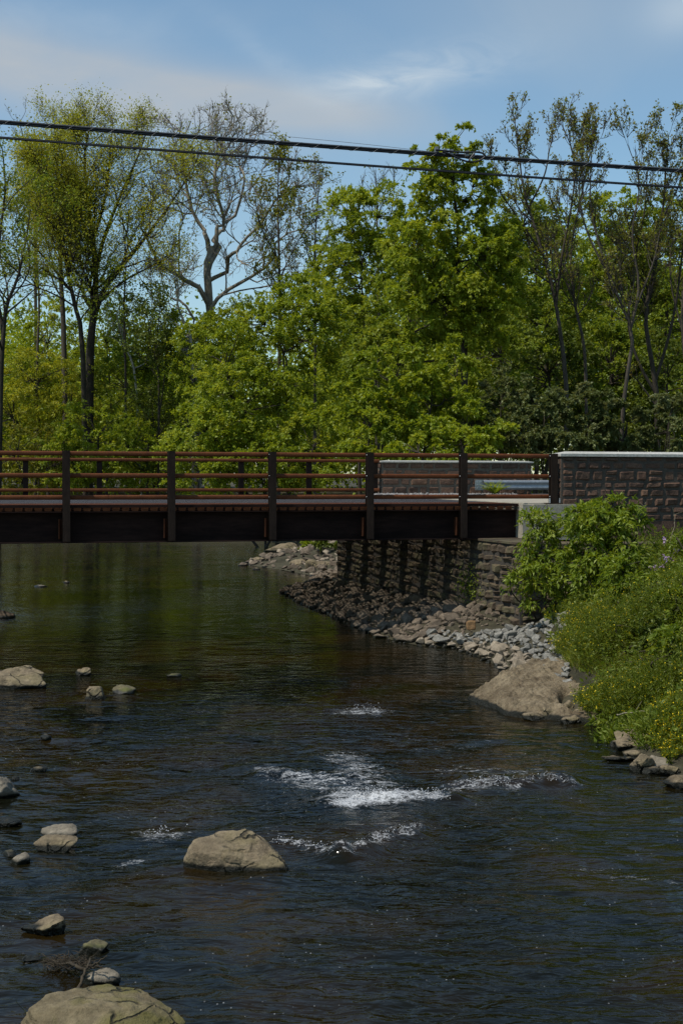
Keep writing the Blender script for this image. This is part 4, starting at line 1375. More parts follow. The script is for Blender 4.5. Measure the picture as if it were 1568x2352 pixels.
def tip_leaves(polys, per, r, spread=.12, t0=.3):
    n_, m, _ = polys.shape
    pi = np.repeat(np.arange(n_), per)
    t = t0 + (1 - t0) * r.random(len(pi))
    x = t * (m - 1); i = np.minimum(x.astype(int), m - 2); f = (x - i)[:, None]
    A = polys[pi, i] * (1 - f) + polys[pi, i + 1] * f
    T = unit(polys[pi, i + 1] - polys[pi, i])
    D = unit(T * .5 + r.normal(0, .8, A.shape) + [0, 0, -.05])
    return A + r.normal(0, spread, A.shape), D, pi


def px_limb(pts, Y, r0, r1, dY=0.0, bow=0.0):
    k = len(pts)
    return ([W(x, y, Y + dY * (i / max(k - 1, 1)) + bow * math.sin(math.pi * i / max(k - 1, 1))) for i, (x, y) in enumerate(pts)], np.linspace(r0, r1, k))


def gz(x, y): return float(ground_z(np.array([float(x)]), np.array([float(y)]))[0])


def sparse_tree(name, label, cat, Y, limbs, levels, leaf, lsize, per, seed, bark, spread=.12, group=None, leaf_levels=1, crown_name='crown', thin=1.0, droop=0.0, rscale=.6, skip=0, jit=0.0):
    """a tree whose branches show: guide limbs from the picture, finer branches grown from them"""
    r = np.random.default_rng(seed)
    L = [px_limb(*l) for l in limbs]
    L = [(a, b * rscale) for a, b in L]
    base = np.array(L[0][0][0]); g0 = gz(base[0], base[1])
    L[0][0][0] = np.array([base[0], base[1], g0 - .2])
    root = empty(name, (base[0], base[1], g0), label, cat, group)
    mb = MB()
    lv = grow(mb, L, levels, r, skip=skip, jit=jit)
    mb.build('trunk', bark, root, True, root.location)
    Ps, Ds, Ts = [], [], []
    for a in lv[-leaf_levels:]:
        A, D, pi = tip_leaves(a, per, r, spread)
        if thin < 1:
            sel = r.random(len(a)) < thin
            k = sel[pi]; A, D, pi = A[k], D[k], pi[k]
        Ps.append(A); Ds.append(D + [0, 0, -droop]); Ts.append(r.normal(.5, .16, len(a))[pi] + r.normal(0, .12, len(pi)))
    if per and len(Ps):
        P = np.concatenate(Ps); D = np.concatenate(Ds); t = np.concatenate(Ts)
        s = lsize * r.uniform(.6, 1.3, len(P))
        leaves_mesh(crown_name, P, D, s, s * .36, leaf, t, root, root.location, r)
    return root


def clump_points(ells, r, dens, shell=.55):
    """clump centres through a union of ellipsoids ((cx,cy,rx,ry) in the picture at distance Y, depth radius rd)"""
    C, O = [], []
    for (cx, cy, rx, ry, Y, rd) in ells:
        k = M_AT(Y); c = W(cx, cy, Y); a = np.array([rx * k, rd, ry * k])
        n_ = int(dens * (a[0] * a[2] + a[0] * a[1] + a[1] * a[2]) * 4.2)
        d = unit(r.normal(size=(n_, 3)))
        rad = (shell + (1 - shell) * r.random(n_) ** .6)
        wob_ = 1 + .22 * noise(d * 2.4 + cx * .1, int(cy) % 97)
        p = c + d * a * (rad * wob_)[:, None]
        C.append(p); O.append(unit(d / a))
    C = np.concatenate(C); O = np.concatenate(O)
    # gaps: drop clumps where a coarse noise is low
    nz = noise(C * .55, 77) + .5 * noise(C * 1.3, 78)
    keep = nz > -.62
    return C[keep], O[keep]


def mass_tree(name, label, cat, ells, base, leaf, lsize, n_leaf, seed, bark, dens=1.0, group=None, csize=.55, droop=.35, trunk_r=.12, guides=None, stems=1, narrow=.33, shell=.5, flat=.38):
    """a leafy tree or bush: clumps of small leaves through crown lobes, carried by limbs"""
    r = np.random.default_rng(seed)
    C, O = clump_points(ells, r, dens, shell)
    gzb = gz(base[0], base[1])
    okz = C[:, 2] > gzb + .1
    C, O = C[okz], O[okz]
    root = empty(name, (base[0], base[1], gzb), label, cat, group)
    mb = MB()
    cen = [W(e[0], e[1], e[4]) for e in ells]
    b3 = np.array([base[0], base[1], gzb - .15])
    limbs = []
    for j in range(stems):
        bb = b3 + np.array([r.normal(0, .25), r.normal(0, .25), 0]) * (stems > 1)
        if guides and j == 0:
            pts, rr = px_limb(*guides); pts[0] = b3.copy(); limbs.append((pts, rr)); continue
        c = cen[j % len(cen)]
        mid = bb * .5 + c * .5 + r.normal(0, .25, 3)
        limbs.append(([bb, bb * .75 + c * .25 + r.normal(0, .12, 3), mid, c], np.linspace(trunk_r, trunk_r * .35, 4)))
    for l in limbs:
        PP = smooth_line(l[0], 14)
        mb.tubes([PP], [np.interp(np.linspace(0, 1, 14), np.linspace(0, 1, len(l[1])), l[1])], 7)
    TP = np.concatenate([smooth_line(l[0], 24)[6:] for l in limbs])
    # a limb to each lobe, then a twig to most clumps
    hubs = [TP]
    for e, c in zip(ells, cen):
        dd = np.linalg.norm(TP - c + [0, 0, .8], axis=1); a = TP[dd.argmin()]
        PP = smooth_line([a, a * .6 + c * .4 + r.normal(0, .2, 3) + [0, 0, -.1], c], 10)
        mb.tubes([PP], [np.linspace(trunk_r * .5, trunk_r * .2, 10)], 5)
        hubs.append(PP)
    Hb = np.concatenate(hubs)
    sel = np.arange(len(C))[r.random(len(C)) < .7]
    if len(sel):
        A = np.stack([Hb[np.linalg.norm(Hb - c, axis=1).argmin()] for c in C[sel]])
        m_ = (A + C[sel]) / 2 + r.normal(0, .12, A.shape) + [0, 0, .08]
        q1 = A * .6 + m_ * .4; q2 = m_ * .4 + C[sel] * .6
        mb.tubes(np.stack([A, q1, m_, q2, C[sel]], 1), np.tile(np.linspace(trunk_r * .16 + .006, .004, 5), (len(sel), 1)), 4)
    mb.build('trunk', bark, root, True, root.location)
    per = max(1, int(n_leaf / max(1, len(C))))
    pi = np.repeat(np.arange(len(C)), per)
    cs = csize * r.uniform(.55, 1.35, len(C))[pi]
    # leaves fan out from the clump along a handful of drooping twigs
    tw = 7
    twd = unit(r.normal(size=(len(C), tw, 3)) * [1, 1, .55] + O[:, None] * .8 + [0, 0, .12])
    ti = r.integers(0, tw, len(pi))
    d = twd[pi, ti]
    t = r.random(len(pi)) ** .7
    P = C[pi] + d * (cs * t)[:, None] - np.array([0, 0, 1.0]) * (droop * cs * t * t)[:, None] + r.normal(0, .06, (len(pi), 3)) * csize
    D = unit(d * .8 + r.normal(0, .65, P.shape) + [0, 0, -droop])
    tint = r.normal(.48, .15, len(C))[pi] + r.normal(0, .13, len(pi)) + .10 * noise(C * .35, 91)[pi]
    s = lsize * r.uniform(.6, 1.3, len(P))
    leaves_mesh('crown', P, D, s, s * narrow, leaf, tint, root, root.location, r, roll=.7)
    return root


# ------------------------------------------------------------------ trees, back to front
LV_FINE = [dict(n=20, lmax=13, len=.44, ang=50, up=.10, wander=.15, seg=7, t0=.22, rr=.45, k=5, tap=.80), dict(n=10, len=.46, ang=46, up=.07, wander=.2, seg=6, t0=.15, rr=.5, k=4, rmin=.012), dict(n=6, len=.55, ang=42, up=.05, wander=.25, seg=4, t0=.15, rr=.5, k=3, rmin=.008, lmin=1.0)]

sparse_tree('tall_tree', 'tall yellow green tree with dark forked trunk, airy rounded top at upper left', 'tree', 85, [
    ([(203, 930), (207, 820), (214, 740), (220, 660), (216, 560), (200, 450), (195, 350), (208, 285)], 85, .50, .07, 1),
    ([(214, 730), (245, 650), (300, 585), (360, 510), (410, 440), (450, 370)], 85, .30, .04, -3),
    ([(220, 620), (240, 540), (280, 440), (318, 355), (340, 290)], 85, .24, .04, 3),
    ([(219, 575), (180, 480), (140, 400), (115, 320)], 85, .20, .03, -2),
    ([(217, 560), (245, 450), (253, 360), (260, 270)], 85, .20, .03, 1),
    ([(214, 700), (170, 620), (120, 550), (85, 480)], 85, .16, .03, 2),
    ([(230, 690), (290, 640), (370, 600), (420, 570)], 85, .16, .03, -2)],
    LV_FINE, LEAF['yellow'], .115, 4, 501, MAT['bark_dark'], .42, leaf_levels=2)
sparse_tree('tall_tree', 'yellow green tree beside the foot of the tall airy one, thin trunk curving left', 'tree', 84, [
    ([(197, 930), (190, 800), (172, 700), (152, 610), (140, 520), (118, 430), (95, 360)], 84, .30, .05, -1),
    ([(150, 600), (180, 500), (185, 420)], 84, .12, .03, 1), ([(165, 670), (110, 600), (60, 540), (40, 470)], 84, .13, .03, -1)],
    LV_FINE, LEAF['yellow'], .115, 6, 502, MAT['bark_dark'], .38, leaf_levels=2)
sparse_tree('tall_tree', 'straight trunked tree with yellow green leaves at far left behind the forked one', 'tree', 90, [
    ([(152, 930), (147, 780), (140, 640), (137, 500), (132, 400), (125, 290)], 90, .36, .06, 1),
    ([(140, 560), (90, 450), (60, 380)], 90, .14, .03, 2), ([(138, 520), (170, 420), (180, 300)], 90, .14, .03, -1)],
    LV_FINE, LEAF['yellow'], .115, 5, 503, MAT['bark'], .38, leaf_levels=2)
LV_SYC = [dict(n=11, lmax=12, len=.48, ang=52, tap=.65, up=.10, wander=.26, seg=9, t0=.25, rr=.5, k=5, rmin=.045), dict(n=8, len=.50, ang=48, up=.10, wander=.28, seg=7, t0=.12, rr=.5, k=4, rmin=.028), dict(n=8, len=.55, ang=45, up=.10, wander=.28, seg=5, t0=.12, rr=.5, k=3, rmin=.016, lmin=1.2)]
sparse_tree('sycamore_tree', 'large spreading sycamore, pale twisted limbs nearly bare of leaves', 'tree', 90, [
    ([(452, 930), (455, 850), (466, 770), (470, 700), (475, 630), (471, 580)], 90, .62, .40),
    ([(470, 705), (432, 668), (398, 622), (374, 572), (345, 530), (330, 480)], 90, .34, .06, -4),
    ([(475, 640), (490, 590), (505, 555), (522, 500), (514, 445), (528, 385), (545, 300)], 90, .34, .05, 3),
    ([(472, 600), (458, 560), (438, 520), (428, 460), (410, 400), (422, 320), (445, 255)], 90, .34, .05, 2),
    ([(468, 745), (500, 705), (535, 665), (575, 640), (612, 592), (660, 560), (720, 540)], 90, .30, .05, -3),
    ([(480, 650), (520, 610), (562, 570), (600, 522), (640, 470), (665, 400)], 90, .28, .05, -4),
    ([(473, 600), (500, 540), (488, 470), (482, 400), (492, 320), (515, 260)], 90, .28, .05, -1),
    ([(522, 500), (560, 440), (588, 380), (600, 310)], 90, .20, .04, 3),
    ([(462, 800), (445, 760), (420, 700), (405, 640), (380, 590)], 90, .20, .06, 4)],
    LV_SYC, LEAF['olive'], .16, 1, 504, MAT['bark_pale'], .15, thin=.4, skip=1, jit=.95, rscale=.55)
sparse_tree('sycamore_limb', 'bright white bare stem showing low between the dark trunks, beside the sycamore', 'tree', 87, [
    ([(452, 900), (440, 800), (425, 745), (408, 700), (410, 660), (396, 610)], 87, .17, .07),
    ([(425, 745), (400, 720), (385, 690)], 87, .08, .04)],
    [dict(n=4, len=.4, ang=45, seg=6, rr=.5, k=5), dict(n=5, len=.5, seg=5, rr=.5, k=3, rmin=.01)], LEAF['olive'], .15, 2, 505, MAT['bark_white'], .1)
sparse_tree('sycamore_limb', 'white crooked stem low at left between the green undergrowth', 'tree', 86, [
    ([(325, 960), (312, 880), (290, 800), (275, 755), (268, 720)], 86, .14, .06),
    ([(312, 850), (340, 830), (350, 800)], 86, .07, .03), ([(300, 800), (270, 780), (245, 770)], 86, .08, .04)],
    [dict(n=4, len=.4, ang=45, seg=6, rr=.5, k=5), dict(n=5, len=.5, seg=5, rr=.5, k=3, rmin=.01)], LEAF['olive'], .15, 2, 506, MAT['bark_white'], .1)
LV_THIN = [dict(n=18, lmax=14, len=.20, ang=38, up=.12, wander=.14, seg=6, t0=.2, rr=.45, k=4, rmin=.02), dict(n=5, len=.45, ang=40, up=.1, wander=.2, seg=5, t0=.2, rr=.5, k=3, rmin=.012), dict(n=3, len=.5, ang=40, up=.08, wander=.2, seg=4, t0=.2, rr=.5, k=3, rmin=.008)]
for lab, Y, limbs, leaf, per, sd, bark, th in (
    ('slender upright tree with scattered olive leaves just right of the sycamore', 84, [([(640, 930), (642, 760), (641, 600), (638, 470), (640, 365)], 84, .22, .04), ([(641, 640), (680, 560), (720, 500)], 84, .08, .03, 2), ([(641, 600), (600, 520), (585, 450)], 84, .08, .03, -2)], LEAF['olive'], 5, 511, MAT['bark'], .9),
    ('second slender grey tree with few leaves farther right of the sycamore', 95, [([(722, 930), (724, 740), (722, 600), (728, 480), (735, 400)], 95, .20, .04), ([(722, 620), (760, 520), (770, 450)], 95, .08, .03), ([(722, 600), (690, 500), (685, 430)], 95, .08, .03)], LEAF['olive'], 3, 512, MAT['bark'], .7),
    ('thin leafless tree behind the yellow green crown at upper left', 97, [([(80, 930), (82, 700), (78, 500), (60, 350), (45, 280)], 97, .24, .04), ([(80, 600), (110, 450), (105, 300)], 97, .12, .03)], LEAF['olive'], 1, 513, MAT['bark'], .3),
    ('bare twiggy tree top peeking above the green mass near the middle', 100, [([(870, 930), (868, 700), (866, 520), (862, 390)], 100, .22, .04), ([(868, 600), (900, 480), (905, 400)], 100, .1, .03), ([(868, 600), (835, 480), (832, 410)], 100, .1, .03)], LEAF['olive'], 1, 514, MAT['bark'], .2),
    ('thin grey trunk standing in the left undergrowth, few leaves', 92, [([(88, 960), (86, 840), (90, 700), (84, 560), (92, 470)], 92, .2, .04)], LEAF['yellow'], 3, 515, MAT['bark'], .6),
    ('thin dark trunk left of the white stem, few leaves', 83, [([(290, 960), (288, 820), (285, 700), (290, 600), (284, 520)], 83, .14, .03)], LEAF['mid'], 4, 516, MAT['bark_dark'], .8),
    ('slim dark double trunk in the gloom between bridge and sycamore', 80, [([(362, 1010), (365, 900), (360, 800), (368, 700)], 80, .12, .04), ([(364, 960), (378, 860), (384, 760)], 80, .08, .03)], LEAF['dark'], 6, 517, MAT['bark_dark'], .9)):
    sparse_tree('slender_tree', lab, 'tree', Y, limbs, LV_THIN, leaf, .17, per, sd, bark, .15, thin=th)
LV_LEFT = [dict(n=9, len=.40, ang=45, up=.06, wander=.2, seg=7, t0=.25, rr=.5, k=5), dict(n=6, len=.45, ang=45, up=.05, wander=.24, seg=6, t0=.2, rr=.5, k=4, rmin=.01), dict(n=4, len=.5, ang=45, up=.03, wander=.25, seg=4, t0=.2, rr=.5, k=3, rmin=.006)]
sparse_tree('left_edge_tree', 'dark trunked tree with fresh tufts of green leaves cut off by the left edge', 'tree', 78, [
    ([(-6, 1010), (2, 880), (8, 770), (16, 700), (40, 640), (58, 560), (70, 480)], 78, .30, .05),
    ([(8, 770), (-8, 660), (0, 540), (12, 430), (5, 340)], 78, .22, .05, 2), ([(14, 720), (50, 690), (95, 650)], 78, .12, .03, -2), ([(0, 560), (-40, 480), (-60, 400)], 78, .12, .03, -1)],
    LV_LEFT, LEAF['mid'], .17, 9, 520, MAT['bark_dark'], .16)

# leafy masses
def mt(label, ells, leaf, lsize, n_leaf, seed, base=None, name='leafy_tree', cat='tree', group=None, bark='bark_dark', **kw):
    e0 = ells[0]
    if base is None:
        c = W(e0[0], e0[1], e0[4]); base = (c[0], c[1])
    return mass_tree(name, label, cat, ells, base, LEAF[leaf], lsize, n_leaf, seed, MAT[bark], group=group, **kw)


mt('dark green thicket tree behind the slim trunks, left of centre', [(340, 780, 80, 120, 88, 2.6), (300, 900, 110, 110, 87, 2.6), (400, 880, 80, 130, 88, 2.6)], 'mid', .16, 21000, 601, csize=.7)
mt('mid green leafy tree between the straight trunk and the forked one at left', [(110, 790, 70, 110, 95, 2.6), (60, 840, 80, 90, 94, 2.4)], 'bright', .16, 15000, 613, csize=.75, dens=.8)
mt('leafy green tree between the forked trunk and the white crooked stem', [(245, 790, 55, 110, 95, 2.4), (200, 880, 70, 90, 94, 2.4)], 'bright', .16, 13000, 614, csize=.75, dens=.8)
mt('leafy green tree in front of the foot of the sycamore', [(455, 820, 70, 90, 80, 2.2), (510, 770, 60, 70, 82, 2.0)], 'bright', .15, 13000, 615, csize=.65)
mt('yellowish undergrowth tree at far left under the tall trunks', [(80, 880, 120, 90, 86, 2.6), (30, 960, 100, 110, 85, 2.6), (160, 940, 80, 110, 86, 2.2)], 'yellow', .15, 19000, 602, csize=.7, name='bushy_tree')
mt('olive bush filling the far left bank behind the rails', [(40, 1040, 110, 90, 81.5, 2), (120, 1070, 80, 60, 81.5, 2)], 'olive', .14, 13000, 603, name='bank_bush', cat='bush', csize=.6)
mt('bright green rounded bush seen just above the rails at left', [(225, 1000, 105, 78, 79, 2.2), (150, 1050, 80, 70, 79, 2), (300, 1040, 90, 80, 79, 2)], 'bright', .15, 20000, 604, name='bank_bush', cat='bush', csize=.6)
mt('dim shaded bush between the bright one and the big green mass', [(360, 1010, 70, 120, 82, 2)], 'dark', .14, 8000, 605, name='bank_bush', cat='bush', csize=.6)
mt('large bright green box elder leaning over the water left of centre', [(650, 810, 150, 120, 70, 3.0), (560, 930, 130, 100, 68, 3.0), (470, 990, 100, 70, 67, 2.4), (720, 740, 90, 90, 71, 2.6), (520, 840, 70, 90, 69, 2.2), (610, 745, 80, 75, 72, 2.2), (690, 690, 70, 60, 73, 2.0)], 'bright', .15, 60000, 606, csize=.62, stems=3, trunk_r=.11)
mt('lower skirts of bright green box elder just behind the rails', [(600, 1050, 150, 80, 66, 2.4), (470, 1070, 100, 70, 66, 2.2), (720, 1030, 90, 90, 66, 2.4)], 'bright', .14, 30000, 607, csize=.55, stems=3, trunk_r=.08, base=W(600, 1130, 66)[:2])
mt('fresh green rounded tree rising in the middle behind the box elder', [(830, 640, 100, 120, 78, 3.0), (865, 500, 80, 80, 79, 2.6), (800, 500, 55, 70, 79, 2.0), (770, 600, 60, 80, 79, 2.2), (920, 600, 70, 110, 79, 2.6), (800, 760, 90, 100, 77, 2.6)], 'bright', .15, 50000, 608, csize=.6)
mt('tallest bright green tree, its leafy spire crossing the cables right of centre', [(1045, 350, 55, 62, 60, 1.3), (985, 400, 55, 60, 60, 1.3), (1085, 430, 60, 60, 60, 1.4), (1020, 490, 90, 75, 60, 1.9), (960, 580, 80, 80, 60, 2), (1080, 600, 100, 90, 60, 2.2), (1000, 690, 110, 80, 60, 2.3), (1110, 720, 70, 80, 60, 1.8), (1130, 560, 60, 90, 61, 1.6), (930, 660, 70, 80, 60, 1.8), (930, 555, 55, 60, 61, 1.6), (1140, 660, 60, 80, 61, 1.6)], 'bright', .145, 66000, 609,
   base=W(1066, 1000, 60)[:2], guides=([(1068, 1000), (1066, 840), (1062, 740), (1050, 640), (1052, 540), (1042, 430), (1040, 330)], 60, .17, .03), csize=.48, trunk_r=.13, shell=.30, dens=1.6)
mt('bright green tree low in the middle, in front of the tall one', [(900, 880, 110, 90, 57, 2.4), (990, 930, 100, 90, 56, 2.2), (850, 980, 110, 80, 56, 2.2), (1070, 990, 90, 60, 55, 1.8), (1050, 855, 70, 85, 57.5, 1.2)], 'bright', .14, 48000, 610, csize=.50, stems=3, trunk_r=.08)
mt('low leafy bush right above the far parapet', [(1060, 1020, 80, 34, 50, 1.0), (960, 1040, 90, 40, 50, 1.1)], 'bright', .14, 9000, 611, name='roadside_bush', cat='bush', csize=.42)
mt('mid green arching tree with dark inner branches right of the middle', [(860, 800, 80, 60, 62, 2.2), (1150, 820, 90, 100, 66, 2.4), (1160, 640, 80, 90, 70, 2.4), (940, 740, 80, 70, 63, 2)], 'mid', .16, 24000, 612, csize=.6, trunk_r=.14)
for lab, ells, leaf, sd, nl in (
    ('mid green tree filling the wood behind the slender trunks, right of the tall spire', [(1230, 600, 110, 120, 82, 3.2), (1200, 520, 75, 75, 83, 2.4), (1250, 760, 110, 110, 81, 3.0)], 'mid', 620, 26000),
    ('yellowish green tree behind the slender trunks at right', [(1400, 560, 110, 120, 86, 3.2), (1380, 700, 100, 110, 85, 3.0)], 'bright', 621, 26000),
    ('green tree behind the slender trunks cut off by the right edge', [(1540, 580, 90, 130, 84, 3.2), (1530, 740, 100, 120, 83, 3.0)], 'mid', 622, 24000),
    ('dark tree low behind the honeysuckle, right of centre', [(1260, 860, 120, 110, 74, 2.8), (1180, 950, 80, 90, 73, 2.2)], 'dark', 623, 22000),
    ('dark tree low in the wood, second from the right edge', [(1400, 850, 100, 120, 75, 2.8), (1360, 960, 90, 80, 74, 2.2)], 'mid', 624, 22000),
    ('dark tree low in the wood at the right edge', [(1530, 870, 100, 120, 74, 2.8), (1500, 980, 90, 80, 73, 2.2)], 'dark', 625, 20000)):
    mt(lab, ells, leaf, .18, nl, sd, csize=.75, trunk_r=.16, name='woodland_tree')
for lab, ells, sd in (
    ('grey green honeysuckle bush over the far parapet, left one of the row', [(1150, 930, 80, 80, 58, 1.6), (1110, 985, 60, 50, 57, 1.3)], 630),
    ('grey green honeysuckle bush with pale leaf undersides, middle of the row', [(1250, 950, 80, 80, 57, 1.6), (1200, 1000, 70, 50, 56, 1.3)], 631),
    ('dim honeysuckle bush left of the near parapet coping', [(1350, 960, 70, 75, 57, 1.6), (1310, 1010, 70, 45, 56, 1.3)], 632),
    ('dim honeysuckle bush above the near parapet coping', [(1440, 970, 70, 70, 57, 1.6)], 633),
    ('dim honeysuckle bush above the coping at the right edge', [(1535, 965, 70, 75, 57, 1.6)], 634)):
    mt(lab, ells, 'grey', .13, 15000, sd, name='honeysuckle_bush', cat='bush', group='honeysuckle bushes behind the road', csize=.42, stems=3, trunk_r=.05)

LV_AIL = [dict(n=14, lmax=6, len=.42, ang=36, up=.16, wander=.14, seg=8, t0=.35, rr=.55, k=5), dict(n=7, len=.48, ang=38, up=.16, wander=.18, seg=6, t0=.15, rr=.55, k=4, rmin=.014), dict(n=5, len=.5, ang=35, up=.2, wander=.18, seg=5, t0=.3, rr=.6, k=3, rmin=.010, lmin=.7)]
for lab, limbs, leaf, per, sd, bark, Y in (
    ('tall slender tree with bronze young leaves, its shoots highest right of the spire', [([(1302, 1020), (1300, 900), (1288, 780), (1272, 680), (1240, 560), (1205, 450), (1192, 360), (1180, 265)], 62, .20, .03, 1), ([(1276, 700), (1290, 590), (1312, 470), (1320, 370), (1290, 285)], 62, .12, .025, -1), ([(1245, 580), (1190, 500), (1150, 440), (1130, 380)], 62, .09, .02, -1), ([(1215, 470), (1250, 400), (1262, 340), (1275, 280)], 62, .08, .02, 1)], 'brown', 4, 640, 'bark', 62),
    ('slim pale trunk behind the tall bronze leaved tree, few leaves', [([(1350, 1020), (1345, 880), (1338, 780), (1318, 690), (1310, 580), (1330, 470), (1350, 380), (1360, 300)], 64, .15, .025), ([(1318, 690), (1280, 600), (1270, 520)], 64, .07, .02)], 'brown', 3, 641, 'bark', 64),
    ('slender curving tree with bronze shoots spreading over the near parapet', [([(1418, 1040), (1430, 940), (1445, 830), (1450, 760), (1410, 660), (1375, 560), (1354, 440), (1364, 290)], 58, .17, .025), ([(1450, 760), (1468, 660), (1452, 540), (1468, 420), (1440, 330)], 58, .11, .02), ([(1400, 640), (1350, 540), (1330, 450), (1340, 330)], 58, .09, .02), ([(1460, 700), (1500, 600), (1520, 500)], 58, .08, .02)], 'brown', 4, 642, 'bark', 58),
    ('dark many stemmed tree with bronze leaf tufts near the right edge', [([(1512, 1040), (1508, 920), (1490, 800), (1482, 720), (1500, 620), (1520, 500), (1528, 390), (1535, 310)], 60, .22, .03), ([(1505, 880), (1540, 760), (1560, 640), (1572, 500), (1570, 370)], 60, .13, .02), ([(1500, 900), (1462, 830), (1440, 740), (1455, 600), (1480, 480), (1490, 330)], 60, .13, .02), ([(1510, 930), (1470, 880), (1450, 860)], 60, .08, .03), ([(1520, 500), (1560, 420), (1590, 320)], 60, .08, .02)], 'brown', 5, 643, 'bark_dark', 60),
    ('thin grey tree at the right edge with sparse bronze tufts', [([(1580, 1040), (1575, 880), (1565, 720), (1580, 560), (1600, 400), (1590, 300)], 63, .15, .03), ([(1570, 760), (1540, 640), (1545, 520)], 63, .08, .02)], 'brown', 4, 644, 'bark', 63)):
    sparse_tree('bronze_leaf_tree', lab, 'tree', Y, limbs, LV_AIL, LEAF[leaf], .115, per, sd, MAT[bark], .07, thin=.52, group='slender trees with bronze young leaves')

# the far wood that closes the view: one mass
r = np.random.default_rng(700)
Ps, Ts = [], []
for i in range(470):
    px = r.uniform(-350, 1900)
    Y = r.uniform(104, 140)
    topy = np.interp(px, [-350, 300, 600, 760, 900, 1568, 1900], [690, 695, 715, 640, 500, 480, 480]) + r.uniform(-10, 230)
    c = W(px, topy, Y); k = M_AT(Y)
    hgt = max(c[2] - 1.5, 1); n_ = 620
    d = unit(r.normal(size=(n_, 3)))
    p = np.array([c[0], c[1], 1.5 + hgt * .55]) + d * np.array([2.6, 2.2, hgt * .5]) * (r.random((n_, 1)) ** .35) * (1 + .25 * noise(d * 3 + i, 5))[:, None]
    Ps.append(p); Ts.append(np.full(n_, r.normal(.45, .2)) + r.normal(0, .1, n_))
P = np.concatenate(Ps); t = np.concatenate(Ts)
D = unit(r.normal(size=P.shape) + [0, 0, -.2])
o = leaves_mesh('distant_wood', P, D, r.uniform(.20, .48, len(P)), r.uniform(.08, .18, len(P)), LEAF['bright'], t, None, (0, 0, 0), r)
tag(o, 'distant green wood closing the view behind the separate trees', 'wood', kind='stuff')

def bank_Y(px, py):
    """distance at which the line of sight through a picture point meets the right bank"""
    Ys = np.arange(15.0, 31.0, .1)
    Pq = np.stack([W(px, py, y_) for y_ in Ys])
    hit = np.nonzero(Pq[:, 2] < ground_z(Pq[:, 0], Pq[:, 1]))[0]
    return float(Ys[hit[0]]) if len(hit) else 25.0


# ------------------------------------------------------------------ plants of the right bank
def leafy_shrub(label, cx, cy, rx, ry, Y, rd, seed, nleaf, leaf='shrub', lsize=.11, name='box_elder_shrub', base=None, group=None, csize=.24, ells=None, stems=5, dens=10.0):
    Y = Y or bank_Y(cx, cy + ry * .8) - .15
    ee = ells or [(cx, cy, rx, ry, Y, rd)]
    return mass_tree(name, label, 'shrub', ee, base or tuple(W(cx, cy + ry, Y)[:2]), LEAF[leaf], lsize, nleaf, seed, MAT['dead'], dens=dens, group=group, csize=csize, droop=.6, trunk_r=.022, stems=stems, narrow=.22, shell=.45)


leafy_shrub('tall narrow leafy shrub against the pale concrete bridge seat', 1240, 1290, 55, 115, 26.4, .42, 801, 4200, lsize=.10, ells=[(1225, 1215, 38, 50, 26.4, .3), (1260, 1200, 40, 45, 26.6, .3), (1225, 1320, 44, 70, 26.2, .35), (1262, 1330, 46, 70, 26.3, .38)])
leafy_shrub('big rounded bright green shrub in front of the near parapet wall', 1385, 1230, 88, 95, 25.6, .8, 802, 9000, lsize=.105, ells=[(1385, 1200, 74, 50, 25.8, .6), (1345, 1265, 54, 62, 25.4, .5), (1420, 1255, 56, 60, 25.4, .5), (1405, 1158, 44, 26, 25.8, .35), (1345, 1190, 40, 34, 25.6, .35), (1450, 1205, 30, 44, 25.7, .35), (1385, 1320, 60, 44, 25.0, .4)])
leafy_shrub('small leafy shrub lower down the bank between yellow flowers and grass', 1450, 1325, 52, 42, 23.0, .45, 803, 3800, lsize=.09)
leafy_shrub('young bright shrub at the right edge of the bank', 1560, 1265, 34, 34, None, .35, 804, 800)
leafy_shrub('leafy weed shrub at the right edge between grass and lilac flowers', 1540, 1385, 40, 40, None, .4, 806, 1900, leaf='mid', lsize=.08)
leafy_shrub('dark leafy weed shrub in the middle of the slope right of the mustard', 1490, 1455, 36, 40, None, .35, 807, 1700, leaf='dark', lsize=.08)
leafy_shrub('dim broad leaved shrub low at the right edge above the flowers', 1552, 1500, 40, 60, None, .35, 805, 1500, leaf='mid', lsize=.10)


